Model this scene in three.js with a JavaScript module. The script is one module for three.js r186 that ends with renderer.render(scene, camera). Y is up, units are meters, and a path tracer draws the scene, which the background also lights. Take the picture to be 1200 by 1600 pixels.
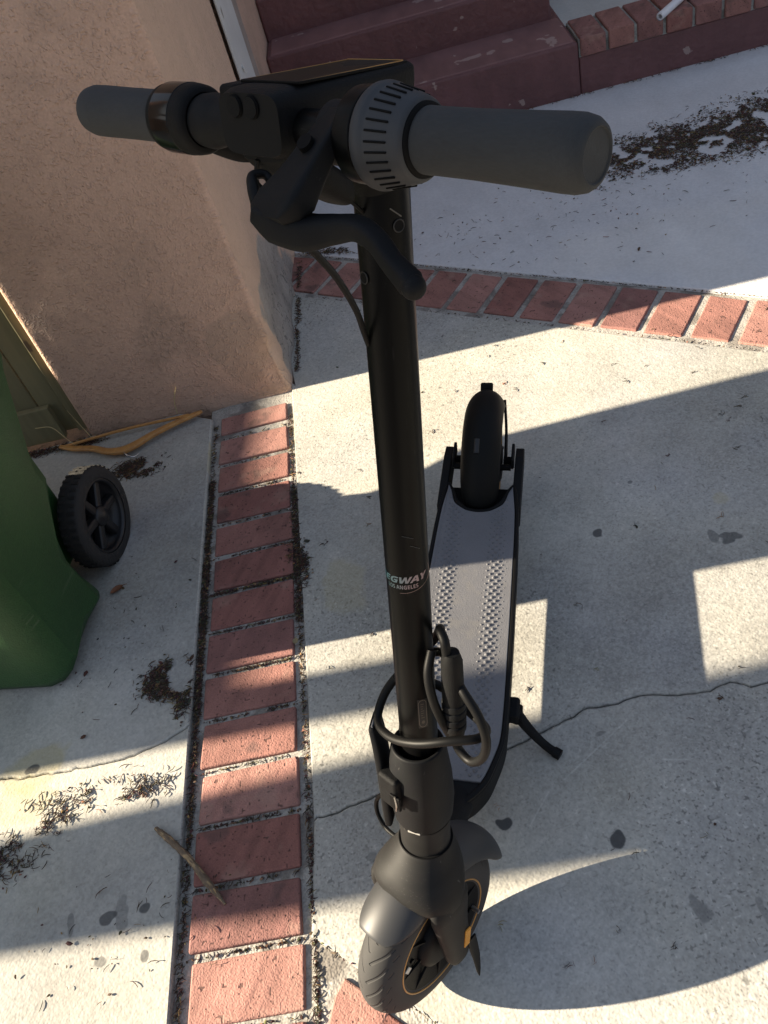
import * as THREE from 'three';
import { RoundedBoxGeometry } from 'three/addons/geometries/RoundedBoxGeometry.js';
import { mergeGeometries, mergeVertices } from 'three/addons/utils/BufferGeometryUtils.js';

// ---------------------------------------------------------------- camera, sky, sun, exposure
const scene = new THREE.Scene();
const V = (x, y, z) => new THREE.Vector3(x, y, z);
const camera = new THREE.PerspectiveCamera(62.27, 0.75, 0.05, 500);
camera.position.set(0, 1.3524, 0);
{ // pitch 44.5 degrees down, the phone held 18.7 degrees out of level
  const pitch = 0.7769, roll = -0.3272, cp = Math.cos(pitch), sp = Math.sin(pitch), cr = Math.cos(roll), sr = Math.sin(roll);
  camera.up.set(-sr, cr * cp, -cr * sp);
  camera.lookAt(0, 1.3524 - sp, -cp);
}
camera.updateMatrixWorld();
const renderer = new THREE.WebGLRenderer({ antialias: true });
renderer.toneMapping = THREE.LinearToneMapping;
renderer.toneMappingExposure = 3.7;
renderer.shadowMap.enabled = true;
const sunAlt = THREE.MathUtils.degToRad(23.4), sunAz = THREE.MathUtils.degToRad(9.6);
const toSun = V(-Math.cos(sunAz) * Math.cos(sunAlt), Math.sin(sunAlt), -Math.sin(sunAz) * Math.cos(sunAlt));
{ // clear morning sky: pale near the horizon, soft blue overhead, brighter round the sun
  const w = 512, h = 256, d = new Float32Array(w * h * 4);
  for (let j = 0; j < h; j++) for (let i = 0; i < w; i++) {
    const el = ((j + 0.5) / h - 0.5) * Math.PI, az = ((i + 0.5) / w - 0.5) * 2 * Math.PI, y = Math.sin(el), x = Math.cos(el) * Math.cos(az), z = Math.cos(el) * Math.sin(az), k = 4 * (j * w + i);
    const t = Math.pow(Math.max(0, y), 0.45), c = Math.max(-1, Math.min(1, x * toSun.x + y * toSun.y + z * toSun.z)), a = Math.acos(c), halo = 0.4 * Math.exp(-a / 0.22) + 0.1 * Math.exp(-a / 0.7);
    const g = y < 0 ? [0.082, 0.08, 0.078] : [0.128 + (0.061 - 0.128) * t, 0.138 + (0.083 - 0.138) * t, 0.154 + (0.127 - 0.154) * t];
    d[k] = g[0] + halo * 0.9; d[k + 1] = g[1] + halo * 0.82; d[k + 2] = g[2] + halo * 0.66; d[k + 3] = 1;
  }
  const t = new THREE.DataTexture(d, w, h, THREE.RGBAFormat, THREE.FloatType);
  t.mapping = THREE.EquirectangularReflectionMapping; t.magFilter = t.minFilter = THREE.LinearFilter; t.needsUpdate = true;
  scene.background = t; scene.environment = t;
}
const sun = new THREE.DirectionalLight(new THREE.Color(1, 0.86, 0.655), 5);
sun.name = 'sun';
sun.position.copy(toSun).multiplyScalar(20).add(V(0, 0, -1.2));
sun.target.position.set(0, 0, -1.2);
sun.castShadow = true;
sun.shadow.mapSize.set(4096, 4096);
Object.assign(sun.shadow.camera, { left: -7, right: 7, top: 7, bottom: -7, near: 0.5, far: 45 });
scene.add(sun, sun.target);

// ---------------------------------------------------------------- small tools
let seed = 20240611;
const rnd = () => { seed |= 0; seed = (seed + 0x6d2b79f5) | 0; let t = Math.imul(seed ^ (seed >>> 15), 1 | seed); t = (t + Math.imul(t ^ (t >>> 7), 61 | t)) ^ t; return ((t ^ (t >>> 14)) >>> 0) / 4294967296; };
const rr = (a, b) => a + (b - a) * rnd();
const clamp = (x, a = 0, b = 1) => Math.min(b, Math.max(a, x));
const mix = (a, b, t) => a + (b - a) * t;
const smooth = (a, b, x) => { const t = clamp((x - a) / (b - a)); return t * t * (3 - 2 * t); };
function hash(i, j, s) { let h = Math.imul(i, 374761393) + Math.imul(j, 668265263) + Math.imul(s, 1442695041); h = Math.imul(h ^ (h >>> 13), 1274126177); return ((h ^ (h >>> 16)) >>> 0) / 4294967296; }
function vnoise(x, y, s = 0, per = 0) {
  const i = Math.floor(x), j = Math.floor(y), a = x - i, b = y - j, u = a * a * (3 - 2 * a), v = b * b * (3 - 2 * b);
  const w = (k) => (per ? ((k % per) + per) % per : k);
  const i0 = w(i), i1 = w(i + 1), j0 = w(j), j1 = w(j + 1);
  return mix(mix(hash(i0, j0, s), hash(i1, j0, s), u), mix(hash(i0, j1, s), hash(i1, j1, s), u), v);
}
function fbm(x, y, s = 0, oct = 4, per = 0) { let r = 0, a = 0.5, t = 0; for (let k = 0; k < oct; k++) { r += a * vnoise(x, y, s + k * 17, per); t += a; x *= 2; y *= 2; per *= 2; a *= 0.5; } return r / t; }
const toS = (x) => { x = clamp(x); return x <= 0.0031308 ? x * 12.92 : 1.055 * Math.pow(x, 1 / 2.4) - 0.055; };
const S8 = new Uint8Array(4097); for (let i = 0; i <= 4096; i++) S8[i] = Math.round(255 * toS(i / 4096));
const out3 = [0, 0, 0];
function colorTex(n, fn, metres, m = n) { // fn(u, v, out) gives linear rgb for u, v in 0..1
  const d = new Uint8Array(n * m * 4);
  for (let j = 0; j < m; j++) for (let i = 0; i < n; i++) {
    fn((i + 0.5) / n, (j + 0.5) / m, out3); const k = 4 * (j * n + i);
    for (let c = 0; c < 3; c++) d[k + c] = S8[Math.round(clamp(out3[c]) * 4096)];
    d[k + 3] = 255;
  }
  return finish(new THREE.DataTexture(d, n, m), metres, true);
}
function grayTex(n, fn, metres, m = n) {
  const d = new Uint8Array(n * m * 4);
  for (let j = 0; j < m; j++) for (let i = 0; i < n; i++) { const g = Math.round(255 * clamp(fn((i + 0.5) / n, (j + 0.5) / m))), k = 4 * (j * n + i); d[k] = d[k + 1] = d[k + 2] = g; d[k + 3] = 255; }
  return finish(new THREE.DataTexture(d, n, m), metres, false);
}
function finish(t, metres, srgb) {
  t.wrapS = t.wrapT = THREE.RepeatWrapping; t.magFilter = THREE.LinearFilter; t.minFilter = THREE.LinearMipmapLinearFilter; t.generateMipmaps = true;
  if (metres) t.repeat.set(1 / metres, 1 / metres);
  if (srgb) t.colorSpace = THREE.SRGBColorSpace;
  t.needsUpdate = true; return t;
}
const lin = (r, g, b) => new THREE.Color().setRGB(r, g, b);
const mat = (o) => new THREE.MeshStandardMaterial({ roughness: 0.8, metalness: 0, ...o });
const phys = (o) => new THREE.MeshPhysicalMaterial({ roughness: 0.5, metalness: 0, ...o });
const taken = new Map();
function numbered(n) { const k = taken.get(n) || 0; taken.set(n, k + 1); return k ? n + '_' + String(k).padStart(3, '0') : n; }
function mesh(name, geo, m, parent) {
  const o = new THREE.Mesh(geo, m); o.name = parent === scene ? numbered(name) : name; o.castShadow = o.receiveShadow = true; parent.add(o); return o;
}
function thing(name, label, category, pos = [0, 0, 0], group) {
  const o = new THREE.Group(); o.name = numbered(name); o.position.set(...pos); o.userData = { label, category }; if (group) o.userData.group = group; scene.add(o); return o;
}
function struct(name, geo, m) { const o = mesh(name, geo, m, scene); o.userData.kind = 'structure'; return o; }
// uv in metres from the dominant direction of each face
function boxUV(g, ox = 0, oy = 0) {
  g = g.index ? g.toNonIndexed() : g;
  const p = g.attributes.position, n = g.attributes.normal, uv = new Float32Array(p.count * 2);
  for (let i = 0; i < p.count; i += 3) {
    let x = 0, y = 0, z = 0; for (let k = 0; k < 3; k++) { x += Math.abs(n.getX(i + k)); y += Math.abs(n.getY(i + k)); z += Math.abs(n.getZ(i + k)); }
    for (let k = 0; k < 3; k++) {
      const q = i + k, X = p.getX(q), Y = p.getY(q), Z = p.getZ(q);
      const [a, b] = y >= x && y >= z ? [X, Z] : x >= z ? [Z, Y] : [X, Y];
      uv[2 * q] = a + ox; uv[2 * q + 1] = b + oy;
    }
  }
  g.setAttribute('uv', new THREE.BufferAttribute(uv, 2)); return g;
}
const box = (sx, sy, sz, r = 0.003, seg = 2) => new RoundedBoxGeometry(sx, sy, sz, seg, Math.min(r, sx / 2.01, sy / 2.01, sz / 2.01));
// rings of equal count joined to a closed skin with both ends capped
function loft(rings, { caps = true, closed = false } = {}) {
  const n = rings[0].length, m = rings.length, P = [], U = [], I = [];
  for (let i = 0; i < m; i++) for (let j = 0; j <= n; j++) { const p = rings[i][j % n]; P.push(p.x, p.y, p.z); U.push(j / n, i / Math.max(1, m - 1)); }
  const last = closed ? m : m - 1;
  for (let i = 0; i < last; i++) for (let j = 0; j < n; j++) { const a = i * (n + 1) + j, b = ((i + 1) % m) * (n + 1) + j; I.push(a, b, a + 1, a + 1, b, b + 1); }
  if (caps && !closed) for (const i of [0, m - 1]) {
    const c = V(0, 0, 0); for (const p of rings[i]) c.addScaledVector(p, 1 / n);
    const k = P.length / 3; P.push(c.x, c.y, c.z); U.push(0.5, 0.5);
    for (let j = 0; j < n; j++) { const p = rings[i][j]; P.push(p.x, p.y, p.z); U.push(0.5, 0.5); }
    for (let j = 0; j < n; j++) { const a = k + 1 + j, b = k + 1 + ((j + 1) % n); i ? I.push(k, a, b) : I.push(k, b, a); }
  }
  const g = new THREE.BufferGeometry();
  g.setAttribute('position', new THREE.Float32BufferAttribute(P, 3)); g.setAttribute('uv', new THREE.Float32BufferAttribute(U, 2)); g.setIndex(I);
  g.computeVertexNormals(); weld(g, n, m); return g;
}
function weld(g, n, m) { // one normal across the seam
  const N = g.attributes.normal; for (let i = 0; i < m; i++) { const a = i * (n + 1), b = a + n; const v = V(N.getX(a) + N.getX(b), N.getY(a) + N.getY(b), N.getZ(a) + N.getZ(b)).normalize(); N.setXYZ(a, v.x, v.y, v.z); N.setXYZ(b, v.x, v.y, v.z); }
}
function ring(c, u, v, a, b, n = 24, pw = 2) { const r = []; for (let j = 0; j < n; j++) { const t = (j / n) * Math.PI * 2, ct = Math.cos(t), st = Math.sin(t), e = 2 / pw; r.push(c.clone().addScaledVector(u, a * Math.sign(ct) * Math.abs(ct) ** e).addScaledVector(v, b * Math.sign(st) * Math.abs(st) ** e)); } return r; }
// a tube along points with a radius (or [a, b]) at every point
function sweep(pts, rad, n = 12, steps = 0, side = null, pw = 2) {
  const R = (i) => { const q = typeof rad === 'number' ? rad : rad[i]; return Array.isArray(q) ? q : [q, q]; };
  let P = pts.map((p) => (p.isVector3 ? p : V(...p))), rad2 = P.map((_, i) => R(i));
  if (steps) {
    const c = new THREE.CatmullRomCurve3(P, false, 'centripetal'), Q = [], r2 = [];
    for (let k = 0; k <= steps; k++) { const t = k / steps; Q.push(c.getPoint(t)); const f = t * (P.length - 1), i = Math.min(P.length - 2, Math.floor(f)), a = f - i; r2.push([mix(rad2[i][0], rad2[i + 1][0], a), mix(rad2[i][1], rad2[i + 1][1], a)]); }
    P = Q; rad2 = r2;
  }
  const T = P.map((p, i) => P[Math.min(P.length - 1, i + 1)].clone().sub(P[Math.max(0, i - 1)]).normalize());
  let u = side ? V(...side) : Math.abs(T[0].y) < 0.8 ? V(0, 1, 0) : V(1, 0, 0);
  const rings = P.map((p, i) => { u = u.clone().addScaledVector(T[i], -u.dot(T[i])).normalize(); const v = T[i].clone().cross(u); return ring(p, u, v, rad2[i][0], rad2[i][1], n, pw).reverse(); });
  return loft(rings.map((r) => r));
}
function lathe(profile, n = 40) { return new THREE.LatheGeometry(profile.map(([r, y]) => new THREE.Vector2(r, y)), n); }
function shell(fn, nu, nv, th) { // outer skin fn(u, v) -> Vector3, thickened inwards
  const G = (off) => { const a = []; for (let i = 0; i <= nu; i++) for (let j = 0; j <= nv; j++) a.push(fn(i / nu, j / nv, off)); return a; };
  const A = G(0), B = G(th), P = [], I = [], w = nv + 1, K = A.length;
  for (const p of A) P.push(p.x, p.y, p.z); for (const p of B) P.push(p.x, p.y, p.z);
  for (let i = 0; i < nu; i++) for (let j = 0; j < nv; j++) { const a = i * w + j, b = a + w; I.push(a, a + 1, b, b, a + 1, b + 1, K + a, K + b, K + a + 1, K + b, K + b + 1, K + a + 1); }
  const edge = []; for (let j = 0; j < nv; j++) edge.push([j, j + 1]); for (let i = 0; i < nu; i++) edge.push([i * w + nv, (i + 1) * w + nv]); for (let j = nv; j > 0; j--) edge.push([nu * w + j, nu * w + j - 1]); for (let i = nu; i > 0; i--) edge.push([i * w, (i - 1) * w]);
  for (const [a, b] of edge) I.push(a, K + a, b, b, K + a, K + b);
  const g = new THREE.BufferGeometry(); g.setAttribute('position', new THREE.Float32BufferAttribute(P, 3)); g.setAttribute('uv', new THREE.Float32BufferAttribute(new Array((P.length / 3) * 2).fill(0), 2)); g.setIndex(I); g.computeVertexNormals(); return g;
}
function extrude(pts, depth, bevel = 0.002, seg = 1, holes = []) {
  const s = new THREE.Shape(pts.map(([a, b]) => new THREE.Vector2(a, b)));
  for (const h of holes) s.holes.push(new THREE.Path(h.map(([a, b]) => new THREE.Vector2(a, b))));
  return new THREE.ExtrudeGeometry(s, { depth, bevelEnabled: bevel > 0, bevelThickness: bevel, bevelSize: bevel, bevelOffset: -bevel, bevelSegments: seg, curveSegments: 12 });
}
function merge(list) { return mergeGeometries(list.map((g) => { const h = g.index ? g.toNonIndexed() : g.clone(); for (const k of Object.keys(h.attributes)) if (!['position', 'normal', 'uv'].includes(k)) h.deleteAttribute(k); if (!h.attributes.uv) h.setAttribute('uv', new THREE.Float32BufferAttribute(new Array(h.attributes.position.count * 2).fill(0), 2)); return h; })); }
const at = (g, x, y, z, rx = 0, ry = 0, rz = 0) => g.applyMatrix4(new THREE.Matrix4().compose(V(x, y, z), new THREE.Quaternion().setFromEuler(new THREE.Euler(rx, ry, rz)), V(1, 1, 1)));

// ---------------------------------------------------------------- surfaces of the setting
const GX = -1.1, GZ = -0.2, GS = 2.6; // the concrete map covers x -1.1..1.5, z -0.2..-2.8 once
const blots = [ // x, z, radius along x, along z, strength: tar, gum and oil on the concrete
  [0.401, -1.116, 0.013, 0.014, 0.85], [0.631, -0.998, 0.024, 0.014, 0.7], [0.6, -1.012, 0.008, 0.02, 0.5], [0.022, -0.602, 0.0125, 0.0105, 0.92], [0.182, -0.52, 0.011, 0.013, 0.9],
  [-0.654, -0.663, 0.013, 0.011, 0.75], [-0.588, -0.66, 0.012, 0.009, 0.8], [-0.591, -0.583, 0.007, 0.01, 0.7], [-0.665, -0.596, 0.011, 0.008, 0.6], [-0.63, -0.66, 0.012, 0.03, 0.35], [-0.72, -0.67, 0.006, 0.02, 0.45], [-0.811, -1.002, 0.016, 0.012, 0.8],
  [0.23, -1.16, 0.006, 0.006, 0.5], [0.3, -1.3, 0.006, 0.005, 0.6], [0.52, -1.22, 0.006, 0.005, 0.6], [0.23, -0.697, 0.01, 0.005, 0.4], [-0.33, -0.62, 0.006, 0.012, 0.7], [-0.2, -0.62, 0.01, 0.01, 0.35], [0.25, -0.39, 0.012, 0.02, 0.45], [0.33, -0.36, 0.006, 0.02, 0.35],
];
const yellow = [[-0.81, -1.0, 0.075, 0.05, 0.55], [-0.83, -0.93, 0.07, 0.045, 0.35], [-0.13, -1.2, 0.05, 0.09, 0.3], [-0.145, -0.68, 0.03, 0.09, 0.35], [0.66, -1.1, 0.02, 0.02, 0.3]];
function concreteAt(x, z, o) {
  const left = smooth(-0.33, -0.36, x + (z + 1.9) * 0.13);
  const big = fbm(x * 2.2 + 7, z * 2.2 + 3, 11, 4), mid = fbm(x * 14, z * 14, 31, 4), fine = vnoise(x * 420, z * 420, 51), fin2 = vnoise(x * 190 + 4, z * 190, 61);
  let a = 0.385 + 0.23 * (big - 0.5) + 0.12 * (mid - 0.5) + 0.11 * (fine - 0.5) + 0.09 * (fin2 - 0.5);
  a += left * (0.03 - 0.06 * (fine - 0.5));
  // grains of dark and pale aggregate
  const g = vnoise(x * 300 + 9, z * 300 + 2, 71), h = vnoise(x * 260 + 1, z * 260 + 8, 83), show = (0.4 + 0.6 * smooth(0.35, 0.7, fbm(x * 3, z * 3, 91, 3))) * (1 - 0.55 * left);
  a *= 1 - 0.5 * show * smooth(0.77, 0.9, g); a += 0.16 * show * smooth(0.82, 0.95, h);
  let w = (fbm(x * 5, z * 5, 101, 3) - 0.5) * 0.12;
  // brown weathering blooms
  const br = smooth(0.55, 0.75, fbm(x * 3.1 + 20, z * 3.1, 121, 4)) * 0.35;
  let r = a * (1.0 + w * 0.3), gg = a * (0.975), b = a * (0.885 - w - 0.1 * br);
  r *= 1 - 0.06 * br; gg *= 1 - 0.1 * br;
  for (const [bx, bz, rx, rz, s] of yellow) { if (Math.abs(x - bx) > rx * 1.7 || Math.abs(z - bz) > rz * 1.7) continue; const d = Math.hypot((x - bx) / rx, (z - bz) / rz) + 0.7 * (fbm(x * 30, z * 30, 141, 3) - 0.5); if (d < 1.2) { const k = s * smooth(1.1, 0.75, d) * (0.6 + 0.8 * (mid)); r = mix(r, 0.46, k); gg = mix(gg, 0.40, k); b = mix(b, 0.22, k); } }
  for (const [bx, bz, rx, rz, s] of blots) { if (Math.abs(x - bx) > rx * 1.7 || Math.abs(z - bz) > rz * 1.7) continue; const d = Math.hypot((x - bx) / rx, (z - bz) / rz) + 0.75 * (vnoise(x * 90, z * 90, 151) - 0.5); if (d < 1.2) { const k = s * smooth(1.08, 0.85, d); r = mix(r, 0.05, k); gg = mix(gg, 0.052, k); b = mix(b, 0.055, k); } }
  // pale scratches
  for (const [x0, z0, x1, z1] of [[0.14, -0.64, 0.28, -0.705], [0.06, -0.585, 0.11, -0.63], [0.3, -0.62, 0.34, -0.605]]) {
    const dx = x1 - x0, dz = z1 - z0, l = Math.hypot(dx, dz), t = ((x - x0) * dx + (z - z0) * dz) / l / l; if (t < 0 || t > 1) continue;
    const d = Math.abs((x - x0) * dz - (z - z0) * dx) / l; const k = smooth(0.0018, 0.0006, d) * (0.3 + 0.5 * vnoise(t * 30, 1, 7)); r += 0.16 * k; gg += 0.16 * k; b += 0.15 * k;
  }
  o[0] = r; o[1] = gg; o[2] = b;
}
const concreteMap = colorTex(2048, (u, v, o) => concreteAt(GX + u * GS, -(-GZ + v * GS), o), GS);
const concreteBump = grayTex(2048, (u, v) => { const x = GX + u * GS, z = GZ - v * GS; return 0.45 * vnoise(x * 330, z * 330, 201) + 0.3 * vnoise(x * 620, z * 620, 207) + 0.25 * vnoise(x * 130, z * 130, 211); }, GS);
for (const t of [concreteMap, concreteBump]) t.offset.set(-GX / GS, GZ / GS);
const concreteM = mat({ map: concreteMap, bumpMap: concreteBump, bumpScale: 0.0009, roughness: 0.93 });
const paintSlabMap = colorTex(1024, (u, v, o) => {
  const big = fbm(u * 5, v * 5, 301, 4, 5), mid = fbm(u * 30, v * 30, 311, 3, 30), fine = vnoise(u * 512, v * 512, 321, 512), str = fbm(u * 60, v * 8, 331, 3);
  const a = 0.60 + 0.16 * (big - 0.5) + 0.08 * (mid - 0.5) + 0.08 * (fine - 0.5) + 0.05 * (str - 0.5), k = smooth(0.6, 0.78, big) * 0.4;
  o[0] = a * mix(0.985, 1.0, k); o[1] = a * mix(0.99, 0.97, k); o[2] = a * mix(1.0, 0.9, k);
}, 2.6);
const paintSlabM = mat({ map: paintSlabMap, bumpMap: grayTex(512, (u, v) => 0.6 * fbm(u * 60, v * 60, 341, 3, 60) + 0.4 * vnoise(u * 256, v * 256, 351, 256), 0.6), bumpScale: 0.0012, roughness: 0.85 });
const mortarMap = colorTex(512, (u, v, o) => {
  const a0 = fbm(u * 24, v * 24, 401, 4, 24), g = vnoise(u * 250, v * 250, 411, 250), d = smooth(0.5, 0.66, fbm(u * 12 + 3, v * 12, 421, 4, 12));
  const a = 0.36 + 0.2 * (a0 - 0.5) + 0.17 * (g - 0.5);
  o[0] = mix(a, 0.09, d * 0.55); o[1] = mix(a * 0.95, 0.07, d * 0.55); o[2] = mix(a * 0.86, 0.055, d * 0.55);
}, 0.6);
const mortarM = mat({ map: mortarMap, bumpMap: grayTex(512, (u, v) => 0.5 * vnoise(u * 250, v * 250, 431, 250) + 0.5 * fbm(u * 40, v * 40, 441, 3, 40), 0.6), bumpScale: 0.0022, roughness: 0.97 });
const soilM = mat({ map: colorTex(512, (u, v, o) => { const a = 0.045 + 0.05 * (fbm(u * 40, v * 40, 451, 4, 40) - 0.3) + 0.03 * (vnoise(u * 200, v * 200, 461, 200) - 0.5); o[0] = a * 1.25; o[1] = a; o[2] = a * 0.8; }, 0.7), roughness: 1 });
const brickMs = [0, 1, 2, 3].map((k) => {
  const t = [[0.335, 0.158, 0.128], [0.29, 0.125, 0.102], [0.385, 0.195, 0.16], [0.275, 0.13, 0.112]][k];
  const map = colorTex(512, (u, v, o) => {
    const big = fbm(u * 5, v * 5, 501 + k * 40, 4, 5), fine = vnoise(u * 256, v * 256, 511 + k, 256), wipe = fbm(u * 26 + v * 13, v * 4 - u * 2, 521 + k, 3), pit = smooth(0.86, 0.93, vnoise(u * 90, v * 90, 531 + k, 90)), pale = smooth(0.62, 0.85, fbm(u * 9, v * 9, 541 + k, 4, 9)), soot = smooth(0.66, 0.8, fbm(u * 7 + 4, v * 7, 549 + k, 4, 7));
    const a = (0.88 + 0.45 * (big - 0.5) + 0.22 * (fine - 0.5) + 0.4 * (wipe - 0.5)) * (1 - 0.65 * pit);
    for (let c = 0; c < 3; c++) o[c] = mix(mix(t[c] * a, [0.4, 0.27, 0.21][c], pale * 0.3), [0.06, 0.05, 0.046][c], soot * 0.45);
  }, 0.4);
  return mat({ map, bumpMap: grayTex(512, (u, v) => 0.5 * vnoise(u * 220, v * 220, 551 + k, 220) + 0.5 * fbm(u * 26 + v * 13, v * 4 - u * 2, 521 + k, 3) - 0.6 * smooth(0.86, 0.93, vnoise(u * 90, v * 90, 531 + k, 90)), 0.4), bumpScale: 0.0014, roughness: 0.9 });
});

// ---------------------------------------------------------------- ground
const house10 = THREE.MathUtils.degToRad(9.3), hx = V(Math.cos(house10), 0, Math.sin(house10)), hz = V(Math.sin(house10), 0, -Math.cos(house10)), KX = -0.128, KZ = -1.948;
const H2W = (u, v) => [KX + u * hx.x + v * hz.x, KZ + u * hx.z + v * hz.z]; // house plan: u to the right along the front, v away from it
const houseMatrix = new THREE.Matrix4().makeBasis(hx, V(0, 1, 0), hz.clone().negate()).setPosition(KX, 0, KZ); // local x = u, local z = -v
function sheet(poly, top, depth, bevel = 0.004) { const g = extrude(poly.map(([x, z]) => [x, -z]), depth - 2 * bevel, bevel, 2); g.rotateX(-Math.PI / 2); g.translate(0, top - depth + bevel, 0); return g; }
struct('ground', (() => { const g = new THREE.PlaneGeometry(400, 400); g.rotateX(-Math.PI / 2); g.translate(0, -0.06, 0); const uv = g.attributes.uv; for (let i = 0; i < uv.count; i++) uv.setXY(i, uv.getX(i) * 400, uv.getY(i) * 400); return g; })(), soilM);
function jagged(path, step, amp, s) { // a broken line through the points
  const o = []; for (let i = 0; i < path.length - 1; i++) { const [x0, z0] = path[i], [x1, z1] = path[i + 1], l = Math.hypot(x1 - x0, z1 - z0), n = Math.max(1, Math.round(l / step)); for (let k = 0; k < n; k++) { const t = k / n, x = mix(x0, x1, t), z = mix(z0, z1, t), e = i + k ? 1 : 0; o.push([x, z + e * amp * ((fbm(x * 60, 1, s, 3) - 0.5) * 2 + (vnoise(x * 17, 4, s + 5) - 0.5) * 1.4)]); } } o.push(path.at(-1)); return o;
}
const gapWide = (x, s) => 0.0006 + 0.0012 * vnoise(x * 40, 2, s);
const crackR = jagged([[-0.288, -0.716], [-0.179, -0.722], [0.0, -0.728], [0.117, -0.733], [0.179, -0.743], [0.23, -0.752], [0.27, -0.742], [0.32, -0.742], [0.38, -0.718], [0.422, -0.711], [0.47, -0.71], [0.495, -0.694], [0.53, -0.69], [0.9, -0.6], [6, -0.2]], 0.01, 0.004, 601);
const crackL = jagged([[-6, -1.3], [-1.2, -1.06], [-0.885, -1.008], [-0.75, -0.973], [-0.633, -0.958], [-0.54, -0.962], [-0.4895, -0.985]], 0.01, 0.004, 621);
const s1n = [-0.1322, 0.9912], s1d = [0.9912, 0.1322]; // the brick band by the cart: along it, and across it to the right
const s1L = (z) => [-0.364 - 0.1330 * (z + 1.921), z], s1R = (z) => [-0.143 - 0.1245 * (z + 1.858), z];
const s2n = [0.729, 0.6845], s2d = [-0.6845, 0.729], s2o = [0.394, -2.3038]; // the slanting band by the steps
const s2T = (k) => [s2o[0] + 0.004 + s2n[0] * k - s2d[0] * 0.007, s2o[1] + s2n[1] * k - s2d[1] * 0.007], s2B = (k) => [s2o[0] + s2n[0] * k + s2d[0] * 0.208, s2o[1] + s2n[1] * k + s2d[1] * 0.208];
const s3n = [0.678, 0.735], s3d = [-0.735, 0.678], s3o = [-0.322, -0.532]; // the band under the front wheel
const slabFar = [s1R(-1.98), [-0.12, -1.96], [-0.11, -2.4], s2B(-0.53), s2B(0.4), s2B(1), s2B(2.36), ...crackR.map(([x, z]) => [x, z - gapWide(x, 607)]).filter(([x]) => x < 1.93).reverse()];
slabFar[0] = s1R(-1.98);
const slabNear = [...crackR.map(([x, z]) => [x, z + gapWide(x, 608)]).filter(([x]) => x < 1.93), s2B(2.4), s2B(6.5), [4.9, 5.0], [s3o[0] + s3n[0] * 7, s3o[1] + s3n[1] * 7], [s3o[0], s3o[1]]];
slabNear[0] = [s1R(-0.716)[0], -0.714]; slabFar[slabFar.length - 1] = [s1R(-0.72)[0], -0.7175];
struct('concrete_slab', sheet(slabFar, 0, 0.05), concreteM);
struct('concrete_slab', sheet(slabNear, -0.001, 0.05), concreteM);
const slabLeftFar = [[-6, -2.9], [-0.9, -2.06], [-0.45, -2.0], s1L(-1.925), ...crackL.map(([x, z]) => [x, z - gapWide(x, 627)]).reverse()];
const slabLeftNear = [...crackL.map(([x, z]) => [x, z + gapWide(x, 628)]), s1L(0.9), [-6, 0.9]];
struct('concrete_slab', sheet(slabLeftFar, 0.009, 0.06), concreteM);
struct('concrete_slab', sheet(slabLeftNear, 0.008, 0.06), concreteM);
struct('upper_concrete_slab', sheet([s2T(-0.56), [0.02, -2.9], [-0.2, -4.4], [6, -3.3], [6, 2.9], s2T(6)], 0.006, 0.06), paintSlabM);
struct('concrete_slab', sheet([[-0.62, 0.5], [s3o[0] + s3n[0] * 0 + s3d[0] * 0.235 + 0.1, s3o[1] + 0.235 * s3d[1] + 0.109], [s3o[0] + s3n[0] * 6 + s3d[0] * 0.235, s3o[1] + s3n[1] * 6 + 0.235 * s3d[1]], [-0.62, 4]], -0.002, 0.05), concreteM);
// mortar beds with the bricks laid on them
const bedPoly = (a, b, c, d) => [a, b, c, d];
function laidBrick(parent, c, dir, len, wid, k, top, tilt = 0) {
  const raw = box(len, 0.05, wid, 0.0042, 3), q = raw.attributes.position, sd = Math.floor(rnd() * 9999); // arrises worn unevenly
  for (let i = 0; i < q.count; i++) { const x = q.getX(i), y = q.getY(i), z = q.getZ(i), e = 0.0016 * (vnoise(x * 60, z * 60 + y * 20, sd) - 0.5), cx = Math.abs(x) > len / 2 - 0.01 && Math.abs(z) > wid / 2 - 0.01 && y > 0.015 ? 0.003 * hash(Math.sign(x) + 2, Math.sign(z) + 2, sd) ** 2 : 0; q.setXYZ(i, x * (1 + e * 4) - Math.sign(x) * cx, y - cx * 0.6, z * (1 + e * 8) - Math.sign(z) * cx); }
  raw.computeVertexNormals(); const g = boxUV(raw, rr(0, 3), rr(0, 3)), o = mesh('brick', g, brickMs[k], parent);
  o.position.set(c[0], top - 0.025, c[1]); o.rotation.set(rr(-1, 1) * 0.006 + tilt, -Math.atan2(dir[1], dir[0]) + rr(-1, 1) * 0.012, rr(-1, 1) * 0.006); return o;
}
const pathL = struct('brick_path', sheet(bedPoly(s1L(-1.98).map((q, i) => q - (i ? 0 : 0.008)), s1R(-1.98).map((q, i) => q + (i ? 0 : 0.008)), s1R(1.0).map((q, i) => q + (i ? 0 : 0.008)), s1L(1.0).map((q, i) => q - (i ? 0 : 0.008))), -0.0065, 0.03, 0.001), mortarM);
const s1tone = [2, 2, 0, 1, 0, 1, 1, 3, 0, 0, 2, 1, 3, 2, 0, 2, 1, 0, 2, 0, 1, 2];
for (let i = -1; i < 20; i++) { // each brick lies between joint i and joint i + 1
  const w = 0.0925 + rr(-0.002, 0.002), m = (i + 0.5) * 0.1076, cx = -0.3535 + s1n[0] * m + s1d[0] * 0.0975, cz = -1.8375 + s1n[1] * m + s1d[1] * 0.0975;
  laidBrick(pathL, [cx + rr(-1, 1) * 0.002, cz], s1d, 0.189 + rr(-0.002, 0.002), i === -1 ? 0.07 : w, s1tone[i + 1], 0.0005 + rr(-0.001, 0.0015));
}
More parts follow.
